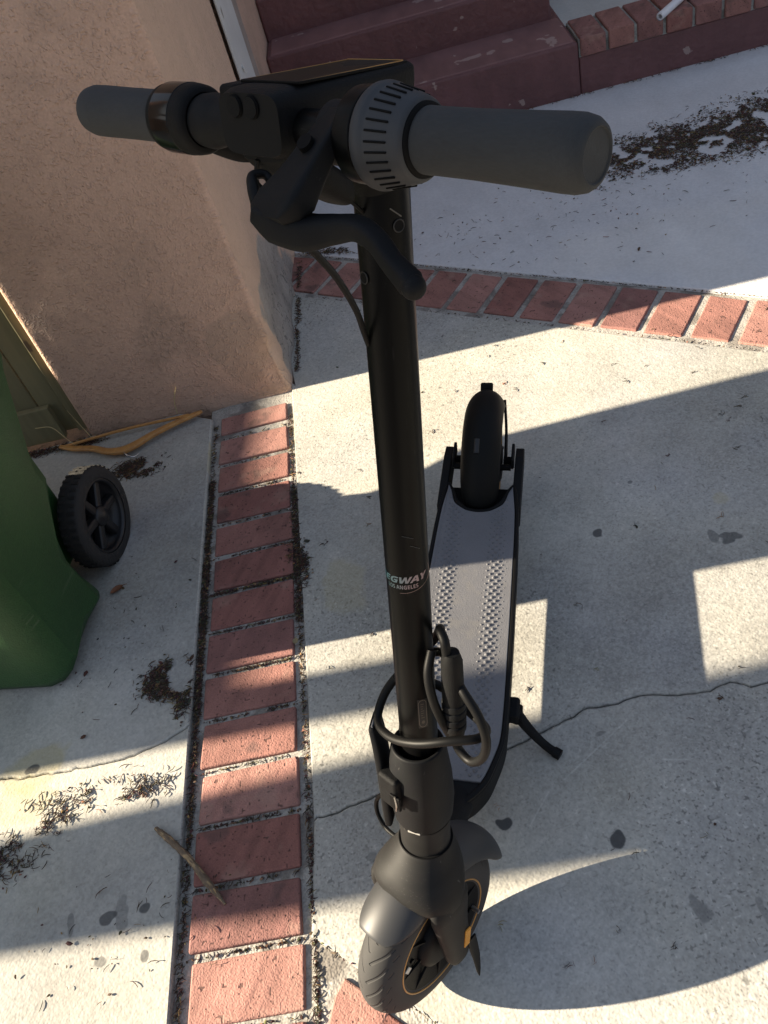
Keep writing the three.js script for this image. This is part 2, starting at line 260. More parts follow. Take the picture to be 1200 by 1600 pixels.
const pathF = struct('brick_path', sheet([[-0.56, 0], [4, 0], [4, 1], [-0.53, 1]].map(([k, b]) => (b ? s2B(k) : s2T(k)).map((q, i) => q + s2d[i] * (b ? 0.008 : -0.008))), -0.0045, 0.03, 0.001), mortarM);
for (let i = -5; i < 26; i++) {
  const m = (i + 0.5) * 0.1141, c = [s2o[0] + s2n[0] * m + s2d[0] * 0.096, s2o[1] + s2n[1] * m + s2d[1] * 0.096];
  laidBrick(pathF, c, s2d, 0.181 + rr(-0.003, 0.003), 0.097 + rr(-0.002, 0.002), [0, 2, 1, 0, 2, 3, 0][(i + 70) % 7], 0.0015 + rr(-0.001, 0.001));
}
const pathN = struct('brick_path', sheet([[-0.318, -0.535], [s3o[0] + s3n[0] * 6 - s3d[0] * 0.008, s3o[1] + s3n[1] * 6 - 0.008 * s3d[1]], [s3o[0] + s3n[0] * 6 + s3d[0] * 0.242, s3o[1] + s3n[1] * 6 + 0.242 * s3d[1]], [-0.355, -0.275]], -0.0045, 0.03, 0.001), mortarM);
{ // the first brick is cut to a rounded wedge against the long band
  const g = boxUV(sheet([[-0.281, -0.457], [-0.222, -0.396], [-0.262, -0.358], [-0.33, -0.302], [-0.333, -0.33], [-0.324, -0.38], [-0.317, -0.405], [-0.3, -0.438]], 0.001, 0.04, 0.003));
  mesh('brick', g, brickMs[2], pathN);
}
for (let i = 1; i < 14; i++) { const m = 0.095 + i * 0.1076, c = [s3o[0] + s3n[0] * m + s3d[0] * 0.118, s3o[1] + s3n[1] * m + s3d[1] * 0.118]; laidBrick(pathN, c, s3d, 0.187, 0.0925, i % 4, 0.001); }

// ---------------------------------------------------------------- house: stucco corner, gate, porch steps
const WS = 2.2; // wall map: 2.2 m along the wall (corner at 0.8) and 2.2 m up
const wallMap = colorTex(1440, (u, v, o) => {
  const s = u * WS - 0.8, y = v * WS, big = fbm(s * 2.5 + 5, y * 2.5, 701, 4), mid = fbm(s * 16, y * 16, 711, 4), fine = vnoise(s * 300, y * 300, 721);
  const a = 1 + 0.26 * (big - 0.5) + 0.2 * (mid - 0.5) + 0.16 * (fine - 0.5);
  let r = 0.61 * a, g = 0.396 * a, b = 0.277 * a;
  const litCoat = smooth(-0.008, 0.006, s + 0.012 * (fbm(s * 20, y * 20, 771, 3) - 0.5)); r = mix(r * 0.94, 0.66 * (0.5 + 0.5 * a), litCoat); g = mix(g * 0.97, 0.455 * (0.5 + 0.5 * a), litCoat); b = mix(b * 1.03, 0.325 * (0.5 + 0.5 * a), litCoat);  // smoother finish on the return, its colour also raised for bounced light
  const grime = (1 - 0.75 * litCoat) * smooth(0.5, 0.72, fbm(s * 4 + 2, y * 4 + 9, 731, 5)) * 0.35 * (0.5 + vnoise(s * 120, y * 120, 741)); // soot spots held in the rough front
  r = mix(r, 0.25, grime); g = mix(g, 0.19, grime); b = mix(b, 0.145, grime);
  // grey repair plaster low on the return
  const n = fbm(s * 9, y * 9, 751, 4) - 0.5, e = Math.max(Math.abs(s - 0.34) / 0.3, Math.abs(y - 0.11) / 0.16) + n * 0.9, k = smooth(1.02, 0.9, e) * (s > 0.0 ? 1 : 0);
  const pg = 0.37 * (1 + 0.5 * (mid - 0.5) + 0.2 * (fine - 0.5)); r = mix(r, pg, k); g = mix(g, pg * 0.88, k); b = mix(b, pg * 0.76, k);
  const e2 = Math.hypot((s + 0.07) / 0.09, (y - 0.17) / 0.12) + n * 0.8, k2 = smooth(1, 0.8, e2) * 0.45; r = mix(r, 0.36, k2); g = mix(g, 0.27, k2); b = mix(b, 0.2, k2);
  if (s > 1.22) { const q = smooth(1.22, 1.24, s); r = mix(r, pg * 1.02, q); g = mix(g, pg * 0.84, q); b = mix(b, pg * 0.72, q); }
  const ck = smooth(0.5, 0.52, fbm(s * 22, y * 22, 761, 4)) * smooth(0.545, 0.525, fbm(s * 22, y * 22, 761, 4)) * smooth(0.3, 0.1, y) * k; // hairlines in the plaster
  r *= 1 - 0.6 * ck; g *= 1 - 0.6 * ck; b *= 1 - 0.6 * ck;
  o[0] = r; o[1] = g; o[2] = b;
}, WS);
wallMap.offset.set(0.8 / WS, 0);
const wallBump = grayTex(1024, (u, v) => { const a = vnoise(u * 250, v * 250, 801, 250), b = fbm(u * 90, v * 90, 811, 3, 90), c = vnoise(u * 420, v * 420, 821, 420); return 0.5 * smooth(0.45, 0.85, a) * smooth(0.35, 0.65, b) + 0.35 * b + 0.18 * c; }, 0.8);
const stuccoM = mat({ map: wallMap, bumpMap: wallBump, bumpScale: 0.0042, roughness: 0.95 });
const house = thing('stucco_house', 'tan stucco house corner with worn plaster base beside the brick band', 'house', [KX, 0, KZ]);
const toHouse = new THREE.Matrix4().makeBasis(hx, V(0, 1, 0), hz.clone().negate()); // u, y, -v to metres from the corner's foot
const hp = (u, y, v) => V(u, y, -v).applyMatrix4(toHouse);
{
  const path = []; // [u, v, normal u, normal v, s]
  const seg = (u0, v0, u1, v1, nu, nv, s0, step = 0.015) => { const l = Math.hypot(u1 - u0, v1 - v0), n = Math.ceil(l / step); for (let k = 0; k <= n; k++) path.push([mix(u0, u1, k / n), mix(v0, v1, k / n), nu, nv, s0 + (l * k) / n]); };
  const arc = (cu, cv, r, a0, a1, s0) => { for (let k = 1; k < 5; k++) { const a = mix(a0, a1, k / 5); path.push([cu + r * Math.cos(a), cv + r * Math.sin(a), Math.cos(a), Math.sin(a), s0 + r * Math.abs(a - a0) * (k / 5)]); } };
  const R = 0.014, h = Math.PI / 2;
  seg(-0.60, 0.3, -0.60, R, -1, 0, -0.88); arc(-0.60 + R, R, R, -Math.PI, -h, -0.594);
  seg(-0.60 + R, 0, -0.016 - R, 0, 0, -1, -0.57); arc(-0.016 - R, R, R, -h, 0, -0.014);
  seg(-0.016, R, -0.016, 0.872, 1, 0, 0.012);
  seg(-0.02, 0.8725, -0.13, 0.8725, 0, 1, 0.87, 0.05); seg(-0.13, 0.88, -0.13, 1.24, 1, 0, 0.88, 0.09); seg(-0.13, 1.2475, -0.02, 1.2475, 0, -1, 1.19, 0.05); // pocket behind the door casing
  seg(-0.016, 1.248, -0.016, 2.9, 1, 0, 1.25);
  const ys = []; for (let y = -0.05; y < 1.3; y += 0.02) ys.push(y); for (let y = 1.3; y <= 3.2; y += 0.19) ys.push(y);
  const P = [], U = [], I = [], w = path.length;
  for (const y of ys) for (const [u, v, nu, nv, s] of path) {
    const near = Math.exp(-((s / 0.05) ** 2)), low = smooth(0.55, 0.05, y);
    let d = 0.0018 * (fbm(s * 7, y * 7, 831, 3) - 0.5) + 0.0006 * (vnoise(s * 40, y * 40, 841) - 0.5);
    d -= near * low * 0.014 * smooth(0.4, 0.7, fbm(s * 16 + 3, y * 16, 851, 3)); // chipped arris
    d += 0.014 * smooth(0.14, 0.0, y) * (0.6 + 0.8 * vnoise(s * 14, 3, 861)) * smooth(-0.012, 0.004, s); // the coat swells at the foot
    const p = hp(u + nu * d, y, v + nv * d); P.push(p.x, p.y, p.z); U.push(s, y);
  }
  for (let i = 0; i < ys.length - 1; i++) for (let j = 0; j < w - 1; j++) { const a = i * w + j, b = a + w; I.push(a, a + 1, b, b, a + 1, b + 1); }
  const g = new THREE.BufferGeometry(); g.setAttribute('position', new THREE.Float32BufferAttribute(P, 3)); g.setAttribute('uv', new THREE.Float32BufferAttribute(U, 2)); g.setIndex(I); g.computeVertexNormals();
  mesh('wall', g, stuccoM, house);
  const core = (u0, u1, v0, v1, y0, y1) => boxUV(box(u1 - u0, y1 - y0, v1 - v0, 0.002, 1)).translate((u0 + u1) / 2, (y0 + y1) / 2, -(v0 + v1) / 2).applyMatrix4(toHouse);
  mesh('rear_wall', core(-0.03, 6, 2.75, 2.95, 0, 3.2), stuccoM, house);
  mesh('inner_wall', core(-0.59, -0.15, 0.03, 2.9, 0, 3.19), stuccoM, house);
  mesh('side_wall', core(-6, -1.9, 0.06, 0.26, 0, 3.2), stuccoM, house);
  const whiteM = mat({ map: colorTex(256, (u, v, o) => { const a = 0.66 + 0.12 * (fbm(u * 6, v * 6, 871, 4, 6) - 0.5), c = smooth(0.78, 0.84, fbm(u * 9, v * 9, 881, 3, 9)); o[0] = mix(a, 0.3, c); o[1] = mix(a * 0.98, 0.27, c); o[2] = mix(a * 0.93, 0.22, c); }, 0.5), roughness: 0.6 });
  const trim = mesh('door_casing', core(-0.016, -0.009, 0.935, 1.246, 0.06, 3.0), whiteM, house); trim.userData.label = 'white painted door casing with chipped paint';
  mesh('casing_chip', (() => { const g2 = box(0.004, 0.02, 0.026, 0.001, 1); g2.applyMatrix4(new THREE.Matrix4().makeRotationFromEuler(new THREE.Euler(0.4, 0.3, 0.2))); g2.translate(-0.006, 0.52, -1.02); return g2.applyMatrix4(toHouse); })(), whiteM, house);
}
{ // khaki board gate beside the corner
  const gate = thing('board_gate', 'khaki painted wooden gate of vertical boards beside the stucco corner', 'gate', [KX, 0, KZ]);
  const wood = [0, 1].map((k) => mat({ map: colorTex(256, (u, v, o) => { const a = 0.185 * (1 + 0.35 * (fbm(u * 40, v * 3, 901 + k, 3) - 0.5) + 0.25 * (fbm(u * 5, v * 5, 911 + k, 4, 5) - 0.5)), c = smooth(0.72, 0.8, fbm(u * 8, v * 5, 921 + k, 4)); o[0] = mix(a, 0.07, c); o[1] = mix(a * 0.9, 0.06, c); o[2] = mix(a * 0.48, 0.04, c); }, 0.5), roughness: 0.75 }));
  const bd = (name, u0, u1, y0, y1, v0, t, k) => mesh(name, boxUV(box(u1 - u0, y1 - y0, t, 0.003)).translate((u0 + u1) / 2, (y0 + y1) / 2, -(v0 + t / 2)).applyMatrix4(toHouse), wood[k], gate);
  bd('stile', -0.632, -0.604, 0.014, 1.8, 0.022, 0.03, 1);
  for (let k = 0; k < 9; k++) bd('board', -0.635 - 0.068 - k * 0.14 - (k ? 0.072 : 0), -0.635 - (k ? 0.07 + (k - 1) * 0.14 + 0.002 : 0), 0.016, 1.8, 0.034, 0.022, k % 2);
  bd('bottom_rail', -1.8, -0.672, 0.006, 0.118, 0.012, 0.021, 0);
}
const redMap = colorTex(1024, (u, v, o) => {
  const big = fbm(u * 6, v * 6, 1001, 4, 6), mid = fbm(u * 40, v * 20, 1011, 3), chip = smooth(0.782, 0.79, fbm(u * 24 + 2, v * 24, 1021, 5)), f = vnoise(u * 400, v * 400, 1031);
  const a = 1 + 0.45 * (big - 0.5) + 0.3 * (mid - 0.5) + 0.12 * (f - 0.5);
  o[0] = mix(0.14 * a, 0.36, chip * 0.7); o[1] = mix(0.06 * a, 0.27, chip * 0.7); o[2] = mix(0.06 * a, 0.24, chip * 0.7);
}, 1.3);
const redM = mat({ map: redMap, bumpMap: grayTex(512, (u, v) => fbm(u * 40, v * 40, 1041, 4, 40), 0.6), bumpScale: 0.003, roughness: 0.62 });
const treadM = mat({ map: colorTex(512, (u, v, o) => {
  const big = fbm(u * 5, v * 5, 1051, 4, 5), chip = smooth(0.73, 0.75, fbm(u * 16, v * 16, 1061, 5, 16)), dust = fbm(u * 30, v * 10, 1071, 3);
  const a = 1 + 0.5 * (big - 0.5) + 0.4 * (dust - 0.5); o[0] = mix(0.21 * a, 0.42, chip * 0.7); o[1] = mix(0.108 * a, 0.32, chip * 0.7); o[2] = mix(0.104 * a, 0.29, chip * 0.7);
}, 1.1), roughness: 0.7 });
{
  const steps = thing('porch_steps', 'dark red painted porch steps with worn treads beyond the pale slab', 'steps', [KX, 0, KZ]);
  const blk = (name, u0, u1, y0, y1, v0, v1, m, r = 0.012) => mesh(name, boxUV(box(u1 - u0, y1 - y0, v1 - v0, r, 3), u0 * 1.7, v0).translate((u0 + u1) / 2, (y0 + y1) / 2, -(v0 + v1) / 2).applyMatrix4(toHouse), m, steps);
  blk('riser', -0.015, 1.125, -0.02, 0.193, 1.4, 2.2, redM); blk('tread', 0.0, 1.115, 0.17, 0.197, 1.41, 1.705, treadM, 0.01);
  blk('riser', -0.015, 1.09, 0.16, 0.338, 1.695, 2.4, redM); blk('tread', 0.0, 1.08, 0.32, 0.342, 1.704, 1.915, treadM, 0.01);
  blk('riser', -0.015, 1.09, 0.3, 0.49, 1.9, 2.74, redM);
  blk('riser', 1.126, 4, -0.02, 0.138, 1.405, 1.8, redM, 0.006);
  const fl = blk('porch_floor', 1.094, 4, 0.02, 0.188, 1.615, 2.74, mat({ map: paintSlabMap, color: lin(0.72, 0.74, 0.7), roughness: 0.9 }), 0.004); fl.userData.label = 'pale cement porch floor';
  blk('mortar_bed', 1.127, 4, 0.1, 0.197, 1.408, 1.612, mat({ map: mortarMap, color: lin(0.8, 0.85, 0.85), roughness: 0.95 }), 0.003);
  for (let k = 0; k < 24; k++) { const o = blk('nosing_brick', 1.132 + k * 0.103, 1.132 + k * 0.103 + 0.092, 0.139, 0.207 + rr(-0.002, 0.002), 1.398 + rr(-0.003, 0.003), 1.61, brickMs[[3, 0, 3, 1][k % 4]], 0.006); }
}
{ // white pipe lying over the nosing
  const p = thing('plastic_pipe', 'thin white plastic pipe lying across the brick step edge', 'pipe', [KX, 0, KZ]);
  const a = hp(1.4, 0.222, 1.345), b = hp(1.95, 0.232, 1.93), d = b.clone().sub(a).normalize(), u = V(0, 1, 0).addScaledVector(d, -d.y).normalize(), v = d.clone().cross(u);
  const rings = [[0, 0.0085], [0, 0.0135], [1, 0.0135], [1, 0.0085], [0, 0.0085]].map(([t, r]) => ring(a.clone().lerp(b, t), u, v, r, r, 20).reverse());
  mesh('tube', loft(rings, { caps: false }), mat({ color: lin(0.72, 0.71, 0.72), roughness: 0.45 }), p);
}
// ---------------------------------------------------------------- unseen blockers added out of frame towards the sun to shade the drive
{
  const wood = mat({ map: colorTex(256, (u, v, o) => { const a = 0.2 * (1 + 0.5 * (fbm(u * 40, v * 3, 1101, 3) - 0.5)); o[0] = a; o[1] = a * 0.78; o[2] = a * 0.55; }, 0.6), roughness: 0.85 });
  const blocker = (name, label, x, zAtHalf, width, h, m) => { // centre line of its shadow passes z = zAtHalf at x = -0.5
    const z = zAtHalf + Math.tan(sunAz) * (x + 0.5), t = thing(name, label, name === 'wall_blocker' ? 'wall' : name === 'carport_blocker' ? 'carport_blocker' : 'blocker', [x, 0, z]); const c = Math.cos(sunAz) * width;
    mesh('shaft', boxUV(box(name === 'wall_blocker' ? 0.2 : c, h, c, 0.006)).rotateY(-sunAz).translate(0, h / 2, 0), m, t);
    if (h > 3) mesh('roof_blocker', boxUV(extrude([[0, 2.45], [-5, 5.45], [-5, 5.6], [0, 2.6]], 1.6, 0.01).translate(0, 0, -0.95)), m, t);  // added slope that keeps the sun off the handlebar
    if (h > 3) mesh('brace_blocker', boxUV(extrude([[c / 2 - 0.02, 1.3], [c / 2 - 0.004, 1.3], [c / 2 + 0.26, 3.0], [c / 2 - 0.02, 3.0]], 0.1, 0.004).translate(0, 0, -0.05).rotateY(Math.PI / 2 - sunAz)), m, t); mesh('foot', boxUV(box((name === 'wall_blocker' ? 0.2 : c) + 0.05, 0.1, c + 0.05, 0.01)).rotateY(-sunAz).translate(0, 0.05, 0), concreteM, t); mesh('cap', boxUV(box((name === 'wall_blocker' ? 0.2 : c) + 0.008, 0.03, c + 0.008, 0.006)).rotateY(-sunAz).translate(0, h + 0.01, 0), m, t);  // the brace is added to widen the shadow with height
  };
  blocker('carport_blocker', 'unseen timber sun blocker with a steep board slope, added up the drive', -4.0, -0.7, 0.2, 3.1, wood);
  blocker('fence_blocker', 'unseen slim timber sun blocker added up the drive for a shadow band', -3.4, -1.0, 0.115, 1.49, wood);
  blocker('wall_blocker', 'unseen stucco sun blocker added up the drive by the house', -5.2, -1.56, 1.06, 2.09, mat({ color: lin(0.5, 0.33, 0.23), bumpMap: wallBump, bumpScale: 0.004, roughness: 0.95 }));
}

// ---------------------------------------------------------------- refuse cart with its wheel
{
  const cart = thing('refuse_cart', 'dark green plastic refuse cart on black wheels beside the gate', 'refuse cart', [-0.73, 0, -1.2]);
  const phi = THREE.MathUtils.degToRad(18), ax = V(Math.cos(phi), 0, Math.sin(phi)), sd = V(-Math.sin(phi), 0, Math.cos(phi)); // axle outwards, and the cart's front
  const F = new THREE.Matrix4().makeBasis(ax, V(0, 1, 0), sd); // local x outwards, z to the front
  const greenM = mat({ map: colorTex(512, (u, v, o) => { const b = fbm(u * 6, v * 6, 1201, 4, 6), sc = smooth(0.74, 0.86, fbm(u * 5 + v * 3, v * 70, 1211, 3)), f = vnoise(u * 256, v * 256, 1221, 256); const a = 1 + 0.5 * (b - 0.5) + 0.25 * (f - 0.5); o[0] = mix(0.021 * a, 0.1, sc * 0.5); o[1] = mix(0.072 * a, 0.14, sc * 0.5); o[2] = mix(0.018 * a, 0.08, sc * 0.5); }, 0.7), bumpMap: grayTex(256, (u, v) => vnoise(u * 128, v * 128, 1231, 128), 0.2), bumpScale: 0.0006, roughness: 0.5 });
  // side profile: front foot at z = 0, hollow above the wheel, upright back; skin lofted over the width
  const prof = []; const push = (z, y) => prof.push([z, y]);
  const cr = new THREE.CatmullRomCurve3([V(0.03, 0.012, 0), V(-0.21, 0.012, 0), V(-0.225, 0.03, 0), V(-0.212, 0.1, 0), V(-0.206, 0.17, 0), V(-0.228, 0.24, 0), V(-0.305, 0.33, 0)], false, 'catmullrom', 0.1);
  for (let k = 0; k <= 30; k++) { const p = cr.getPoint(k / 30); push(p.x, p.y); }
  push(-0.305, 0.47); push(-0.405, 0.57); push(-0.44, 0.98); push(0.05, 1.0); push(0.046, 0.5); push(0.045, 0.12); push(0.042, 0.04);
  const W = 0.5, rings = [];
  for (const [x, inset] of [[-W, 0.06], [-W + 0.01, 0.034], [-W + 0.028, 0.014], [-W + 0.06, 0.002], [-0.06, 0.002], [-0.028, 0.014], [-0.01, 0.034], [0.0, 0.06]].map(([x, i]) => [x + (x > -W / 2 ? 0.016 : 0), i])) {
    const c = V(-0.1, 0.3, 0); rings.push(prof.map(([z, y]) => { // round the upright edges by pulling the outline in
      const out = y > 0.5 ? 0.035 * smooth(0.5, 1, y) * (x > -W / 2 ? 1 : -1) : 0; let zz = z, yy = y; if (inset) { const cz = -0.1, cy = clamp(y, 0.1, 0.9); const l = Math.hypot(z - cz, y - cy) || 1; zz = z - ((z - cz) / l) * inset; yy = y - ((y - cy) / l) * inset; }
      return V(x + out, Math.max(0.01, yy), zz);
    }));
  }
  const skin = loft(rings.reverse()); mesh('body', boxUV(skin.applyMatrix4(F)), greenM, cart);
  mesh('lid', boxUV(box(W + 0.1, 0.05, 0.58, 0.02, 3).rotateX(0.03).translate(-W / 2, 1.02, -0.205).applyMatrix4(F)), greenM, cart);
  mesh('handle', sweep([V(-0.44, 1.0, -0.45), V(-0.44, 1.02, -0.51), V(-0.06, 1.02, -0.51), V(-0.06, 1.0, -0.45)], 0.016, 10).applyMatrix4(F), greenM, cart);
  mesh('streak_blocker', boxUV(box(W - 0.13, 0.26, 0.17, 0.02, 3).translate(-W / 2, 0.2, -0.27).applyMatrix4(F)), greenM, cart);  // added block that stops a sun streak under the cart
  mesh('axle', sweep([V(-0.48, 0.118, -0.36), V(-0.03, 0.118, -0.36)], 0.011, 10).applyMatrix4(F), mat({ color: lin(0.1, 0.1, 0.1), roughness: 0.5, metalness: 0.8 }), cart);
  const tyreM = mat({ color: lin(0.022, 0.021, 0.02), roughness: 0.85, bumpMap: grayTex(256, (u, v) => (vnoise(u * 60, v * 14, 1241) > 0.5 ? 0.7 : 0.3) * 0.6 + 0.4 * vnoise(u * 250, v * 60, 1251), 0), bumpScale: 0.002 });
  const hubM = mat({ color: lin(0.011, 0.011, 0.012), roughness: 0.42 });
  for (const x of [-0.02, -0.48]) {
    const wheel = new THREE.Group(); wheel.name = 'wheel'; cart.add(wheel);
    const place = (g) => g.rotateZ(-Math.PI / 2).translate(x, 0.118, -0.36).applyMatrix4(F);
    mesh('tyre', place(lathe([[0.088, -0.026], [0.1, -0.029], [0.112, -0.025], [0.1175, -0.017], [0.118, 0], [0.1175, 0.017], [0.112, 0.025], [0.1, 0.029], [0.088, 0.026]], 64)), tyreM, wheel);
    const lugs = []; for (let k = 0; k < 40; k++) for (const s of [-1, 1]) { const g = box(0.003, 0.018, 0.008, 0.0008, 1); g.translate(0.1178, s * 0.012, 0); g.rotateY((k + (s > 0 ? 0.5 : 0)) / 40 * Math.PI * 2); lugs.push(g); }
    mesh('tread', place(merge(lugs)), tyreM, wheel).userData.kind = 'stuff';
    mesh('rim', place(lathe([[0.07, -0.02], [0.09, -0.022], [0.0905, 0.024], [0.083, 0.026], [0.079, 0.018], [0.079, -0.008], [0.03, -0.01]], 56)), hubM, wheel);
    for (let k = 0; k < 6; k++) { const g = box(0.066, 0.022, 0.021, 0.006, 2); g.translate(0.048, 0.004, 0); g.rotateY(k / 6 * Math.PI * 2 + 0.3); mesh('spoke', place(g), hubM, wheel); }
    mesh('hub', place(lathe([[0, 0.026], [0.008, 0.026], [0.011, 0.022], [0.021, 0.02], [0.025, 0.014], [0.026, -0.02], [0, -0.02]], 32)), hubM, wheel);
  }
}
// ---------------------------------------------------------------- wooden hanger at the foot of the wall
{
  const o = thing('clothes_hanger', 'honey coloured wooden clothes hanger lying against the stucco wall foot', 'hanger', [-0.6, 0.009, -1.9]);
  const hm = mat({ map: colorTex(256, (u, v, q) => { const g = fbm(u * 3, v * 46, 1301, 4), k = smooth(0.7, 0.8, fbm(u * 14, v * 14, 1311, 4)); q[0] = mix(0.5 + 0.2 * (g - 0.5), 0.14, k * 0.5); q[1] = mix(0.245 + 0.15 * (g - 0.5), 0.08, k * 0.5); q[2] = mix(0.075 + 0.04 * (g - 0.5), 0.03, k * 0.5); }, 0), roughness: 0.45 });
  const P = (px, y) => V(px[0] + 0.6, y, px[1] + 1.9);
  // arms: from the left tip over the neck to the right tip; the bar straight between the tips
  const A = [P([-0.797, -2.012], 0.014), P([-0.76, -1.985], 0.014), P([-0.70, -1.952], 0.015), P([-0.652, -1.912], 0.016), P([-0.612, -1.896], 0.017), P([-0.575, -1.902], 0.017), P([-0.53, -1.92], 0.017), P([-0.46, -1.938], 0.017), P([-0.405, -1.945], 0.018), P([-0.383, -1.948], 0.018)];
  mesh('shoulder', sweep(A, [[0.0045, 0.006], [0.0055, 0.0085], [0.006, 0.009], [0.0065, 0.0105], [0.007, 0.0135], [0.007, 0.0125], [0.0065, 0.01], [0.006, 0.009], [0.0055, 0.0078], [0.003, 0.005]], 16, 60, [0, 1, 0], 3), hm, o);
  mesh('trouser_bar', sweep([P([-0.785, -2.004], 0.016), P([-0.6, -1.985], 0.018), P([-0.42, -1.949], 0.02)], 0.0042, 12, 20), hm, o);
  mesh('hook', sweep([P([-0.612, -1.89], 0.02), P([-0.6, -1.868], 0.017), P([-0.585, -1.862], 0.01), P([-0.572, -1.875], 0.006)], 0.0017, 8, 24), mat({ color: lin(0.7, 0.7, 0.7), metalness: 1, roughness: 0.25 }), o);
}

// ---------------------------------------------------------------- kick scooter
// D: deck frame (x towards the stand side, y up, z forwards); S: steered frame (x along the bar, y up the stem, z forwards)
const base = V(-0.03, 0, -0.75);
const mk = (m, o) => new THREE.Matrix4().set(m[0][0], m[0][1], m[0][2], o[0] - base.x, m[1][0], m[1][1], m[1][2], o[1] - base.y, m[2][0], m[2][1], m[2][2], o[2] - base.z, 0, 0, 0, 1);
const DM = mk([[0.91469, 0.11141, -0.38849], [-0.12091, 0.99266, 0], [0.38564, 0.04697, 0.92145]], [-0.13693, 0.0, -0.45044]);
const SM = mk([[0.59585, 0.20102, -0.77753], [0.02115, 0.9639, 0.26542], [0.80282, -0.1746, 0.57009]], [-0.11958, 0.1239, -0.45274]);
const scooter = thing('kick_scooter', 'black electric kick scooter with grey deck mat leaning on its stand', 'kick scooter', [base.x, base.y, base.z]);
const dust = (n, s) => grayTex(256, (u, v) => 0.45 + 0.3 * fbm(u * 12, v * 12, s, 4, 12) + 0.15 * vnoise(u * 120, v * 120, s + 9, 120), 0);
const blackMap = (r, g, b, s, wear = 0.5) => colorTex(512, (u, v, o) => { // paint with scuffs and dust specks
  const m = fbm(u * 7, v * 7, s, 4, 7), sc = smooth(0.86, 0.93, fbm(u * 50 + v * 9, v * 5, s + 3, 3)), sp = smooth(0.9, 0.95, vnoise(u * 150, v * 150, s + 7, 150)) * smooth(0.5, 0.7, m), k = (sc * 0.4 + sp * 0.3) * wear, a = 1 + 0.5 * (m - 0.5);
  o[0] = mix(r * a, 0.2, k); o[1] = mix(g * a, 0.19, k); o[2] = mix(b * a, 0.18, k);
}, 0);
const stemM = phys({ map: blackMap(0.0028, 0.0028, 0.0029, 1401, 0.3), roughness: 0.55, roughnessMap: dust(0, 1405), specularIntensity: 0.22 });
const plasticM = phys({ specularIntensity: 0.3, map: blackMap(0.005, 0.0052, 0.0056, 1411, 0.25), roughness: 0.6, bumpMap: grayTex(256, (u, v) => vnoise(u * 200, v * 200, 1415, 200), 0), bumpScale: 0.0002 });
const matteM = phys({ specularIntensity: 0.3, map: blackMap(0.0075, 0.0079, 0.0088, 1421, 0.4), roughness: 0.6, bumpMap: grayTex(256, (u, v) => vnoise(u * 250, v * 250, 1425, 250), 0), bumpScale: 0.00004 });
const forkM = phys({ specularIntensity: 0.4, map: blackMap(0.013, 0.0128, 0.0126, 1427, 0.6), roughness: 0.6 });
const fenderM = mat({ map: blackMap(0.029, 0.03, 0.033, 1431, 0.7), roughness: 0.5 });
const gripM = mat({ map: colorTex(256, (u, v, o) => { const a = 1 + 0.5 * (fbm(u * 6, v * 6, 1441, 4, 6) - 0.5) + 0.2 * (vnoise(u * 120, v * 120, 1445, 120) - 0.5); o[0] = 0.027 * a; o[1] = 0.0292 * a; o[2] = 0.031 * a; }, 0), roughness: 0.8, bumpMap: grayTex(256, (u, v) => vnoise(u * 250, v * 250, 1449), 0), bumpScale: 0.00011 });
const bellM = mat({ color: lin(0.03, 0.0325, 0.037), roughness: 0.6 });
const glossM = phys({ color: lin(0.004, 0.004, 0.004), roughness: 0.45, specularIntensity: 0.16 });
const darkM = phys({ color: lin(0.004, 0.004, 0.0042), roughness: 0.6, specularIntensity: 0.2 });
const rubberM = phys({ map: blackMap(0.0045, 0.0045, 0.0046, 1451, 0.25), roughness: 0.5, specularIntensity: 0.35 });
const goldM = mat({ color: lin(0.42, 0.23, 0.07), roughness: 0.4, metalness: 0.35 });
const steelM = mat({ color: lin(0.5, 0.48, 0.45), roughness: 0.35, metalness: 1 });
const s_ = (name, g, m, parent = scooter) => mesh(name, g.applyMatrix4(SM), m, parent), d_ = (name, g, m, parent = scooter) => mesh(name, g.applyMatrix4(DM), m, parent);
const alongX = (prof, n = 48) => lathe(prof.map(([x, r]) => [r, x]), n).rotateZ(-Math.PI / 2); // lathe turned to lie along the bar, profile [x, radius]
const TB = 1.0381, FB = 0.097; // the bar's height up the stem and its reach forwards
// stem
s_('stem', lathe([[0.0216, 0.24], [0.0218, 0.3], [0.0218, 0.9], [0.0222, 0.99], [0.0222, 1.015]], 56), stemM);
{ // folding hook holes and scrapes at the top of the stem
  for (const [a, t] of [[-0.22, 0.945], [-0.2, 0.915], [1.28, 0.955]]) { const g = new THREE.CylinderGeometry(0.0042, 0.0042, 0.002, 14).rotateX(Math.PI / 2); g.translate(0, t, 0.0219); g.rotateY(a); s_('screw_hole', g, darkM); const r = new THREE.TorusGeometry(0.0046, 0.0006, 6, 18).translate(0, t, 0.0226).rotateY(a); s_('screw_hole_rim', r, mat({ color: lin(0.02, 0.02, 0.02), roughness: 0.5, metalness: 0.3 })); }
  const scrape = mat({ color: lin(0.085, 0.08, 0.068), roughness: 0.6 });
  for (const [a, t, w, h, z] of [[-0.27, 0.957, 0.006, 0.008, 0.3], [0.5, 0.985, 0.0014, 0.016, -0.5], [1.2, 0.965, 0.001, 0.012, 0.9], [1.15, 0.655, 0.0004, 0.012, 1.0], [0.85, 0.668, 0.0003, 0.012, 1.2]]) { const g = box(w, h, 0.0006, 0.0003, 1).rotateZ(z).translate(0, t, 0.0221).rotateY(a); s_('paint_chip', g, scrape); }
}
function wrap(r, a0, a1, y0, y1, n = 24) { const g = new THREE.CylinderGeometry(r, r, y1 - y0, n, 1, true, a0, a1 - a0); g.translate(0, (y0 + y1) / 2, 0); return g; }
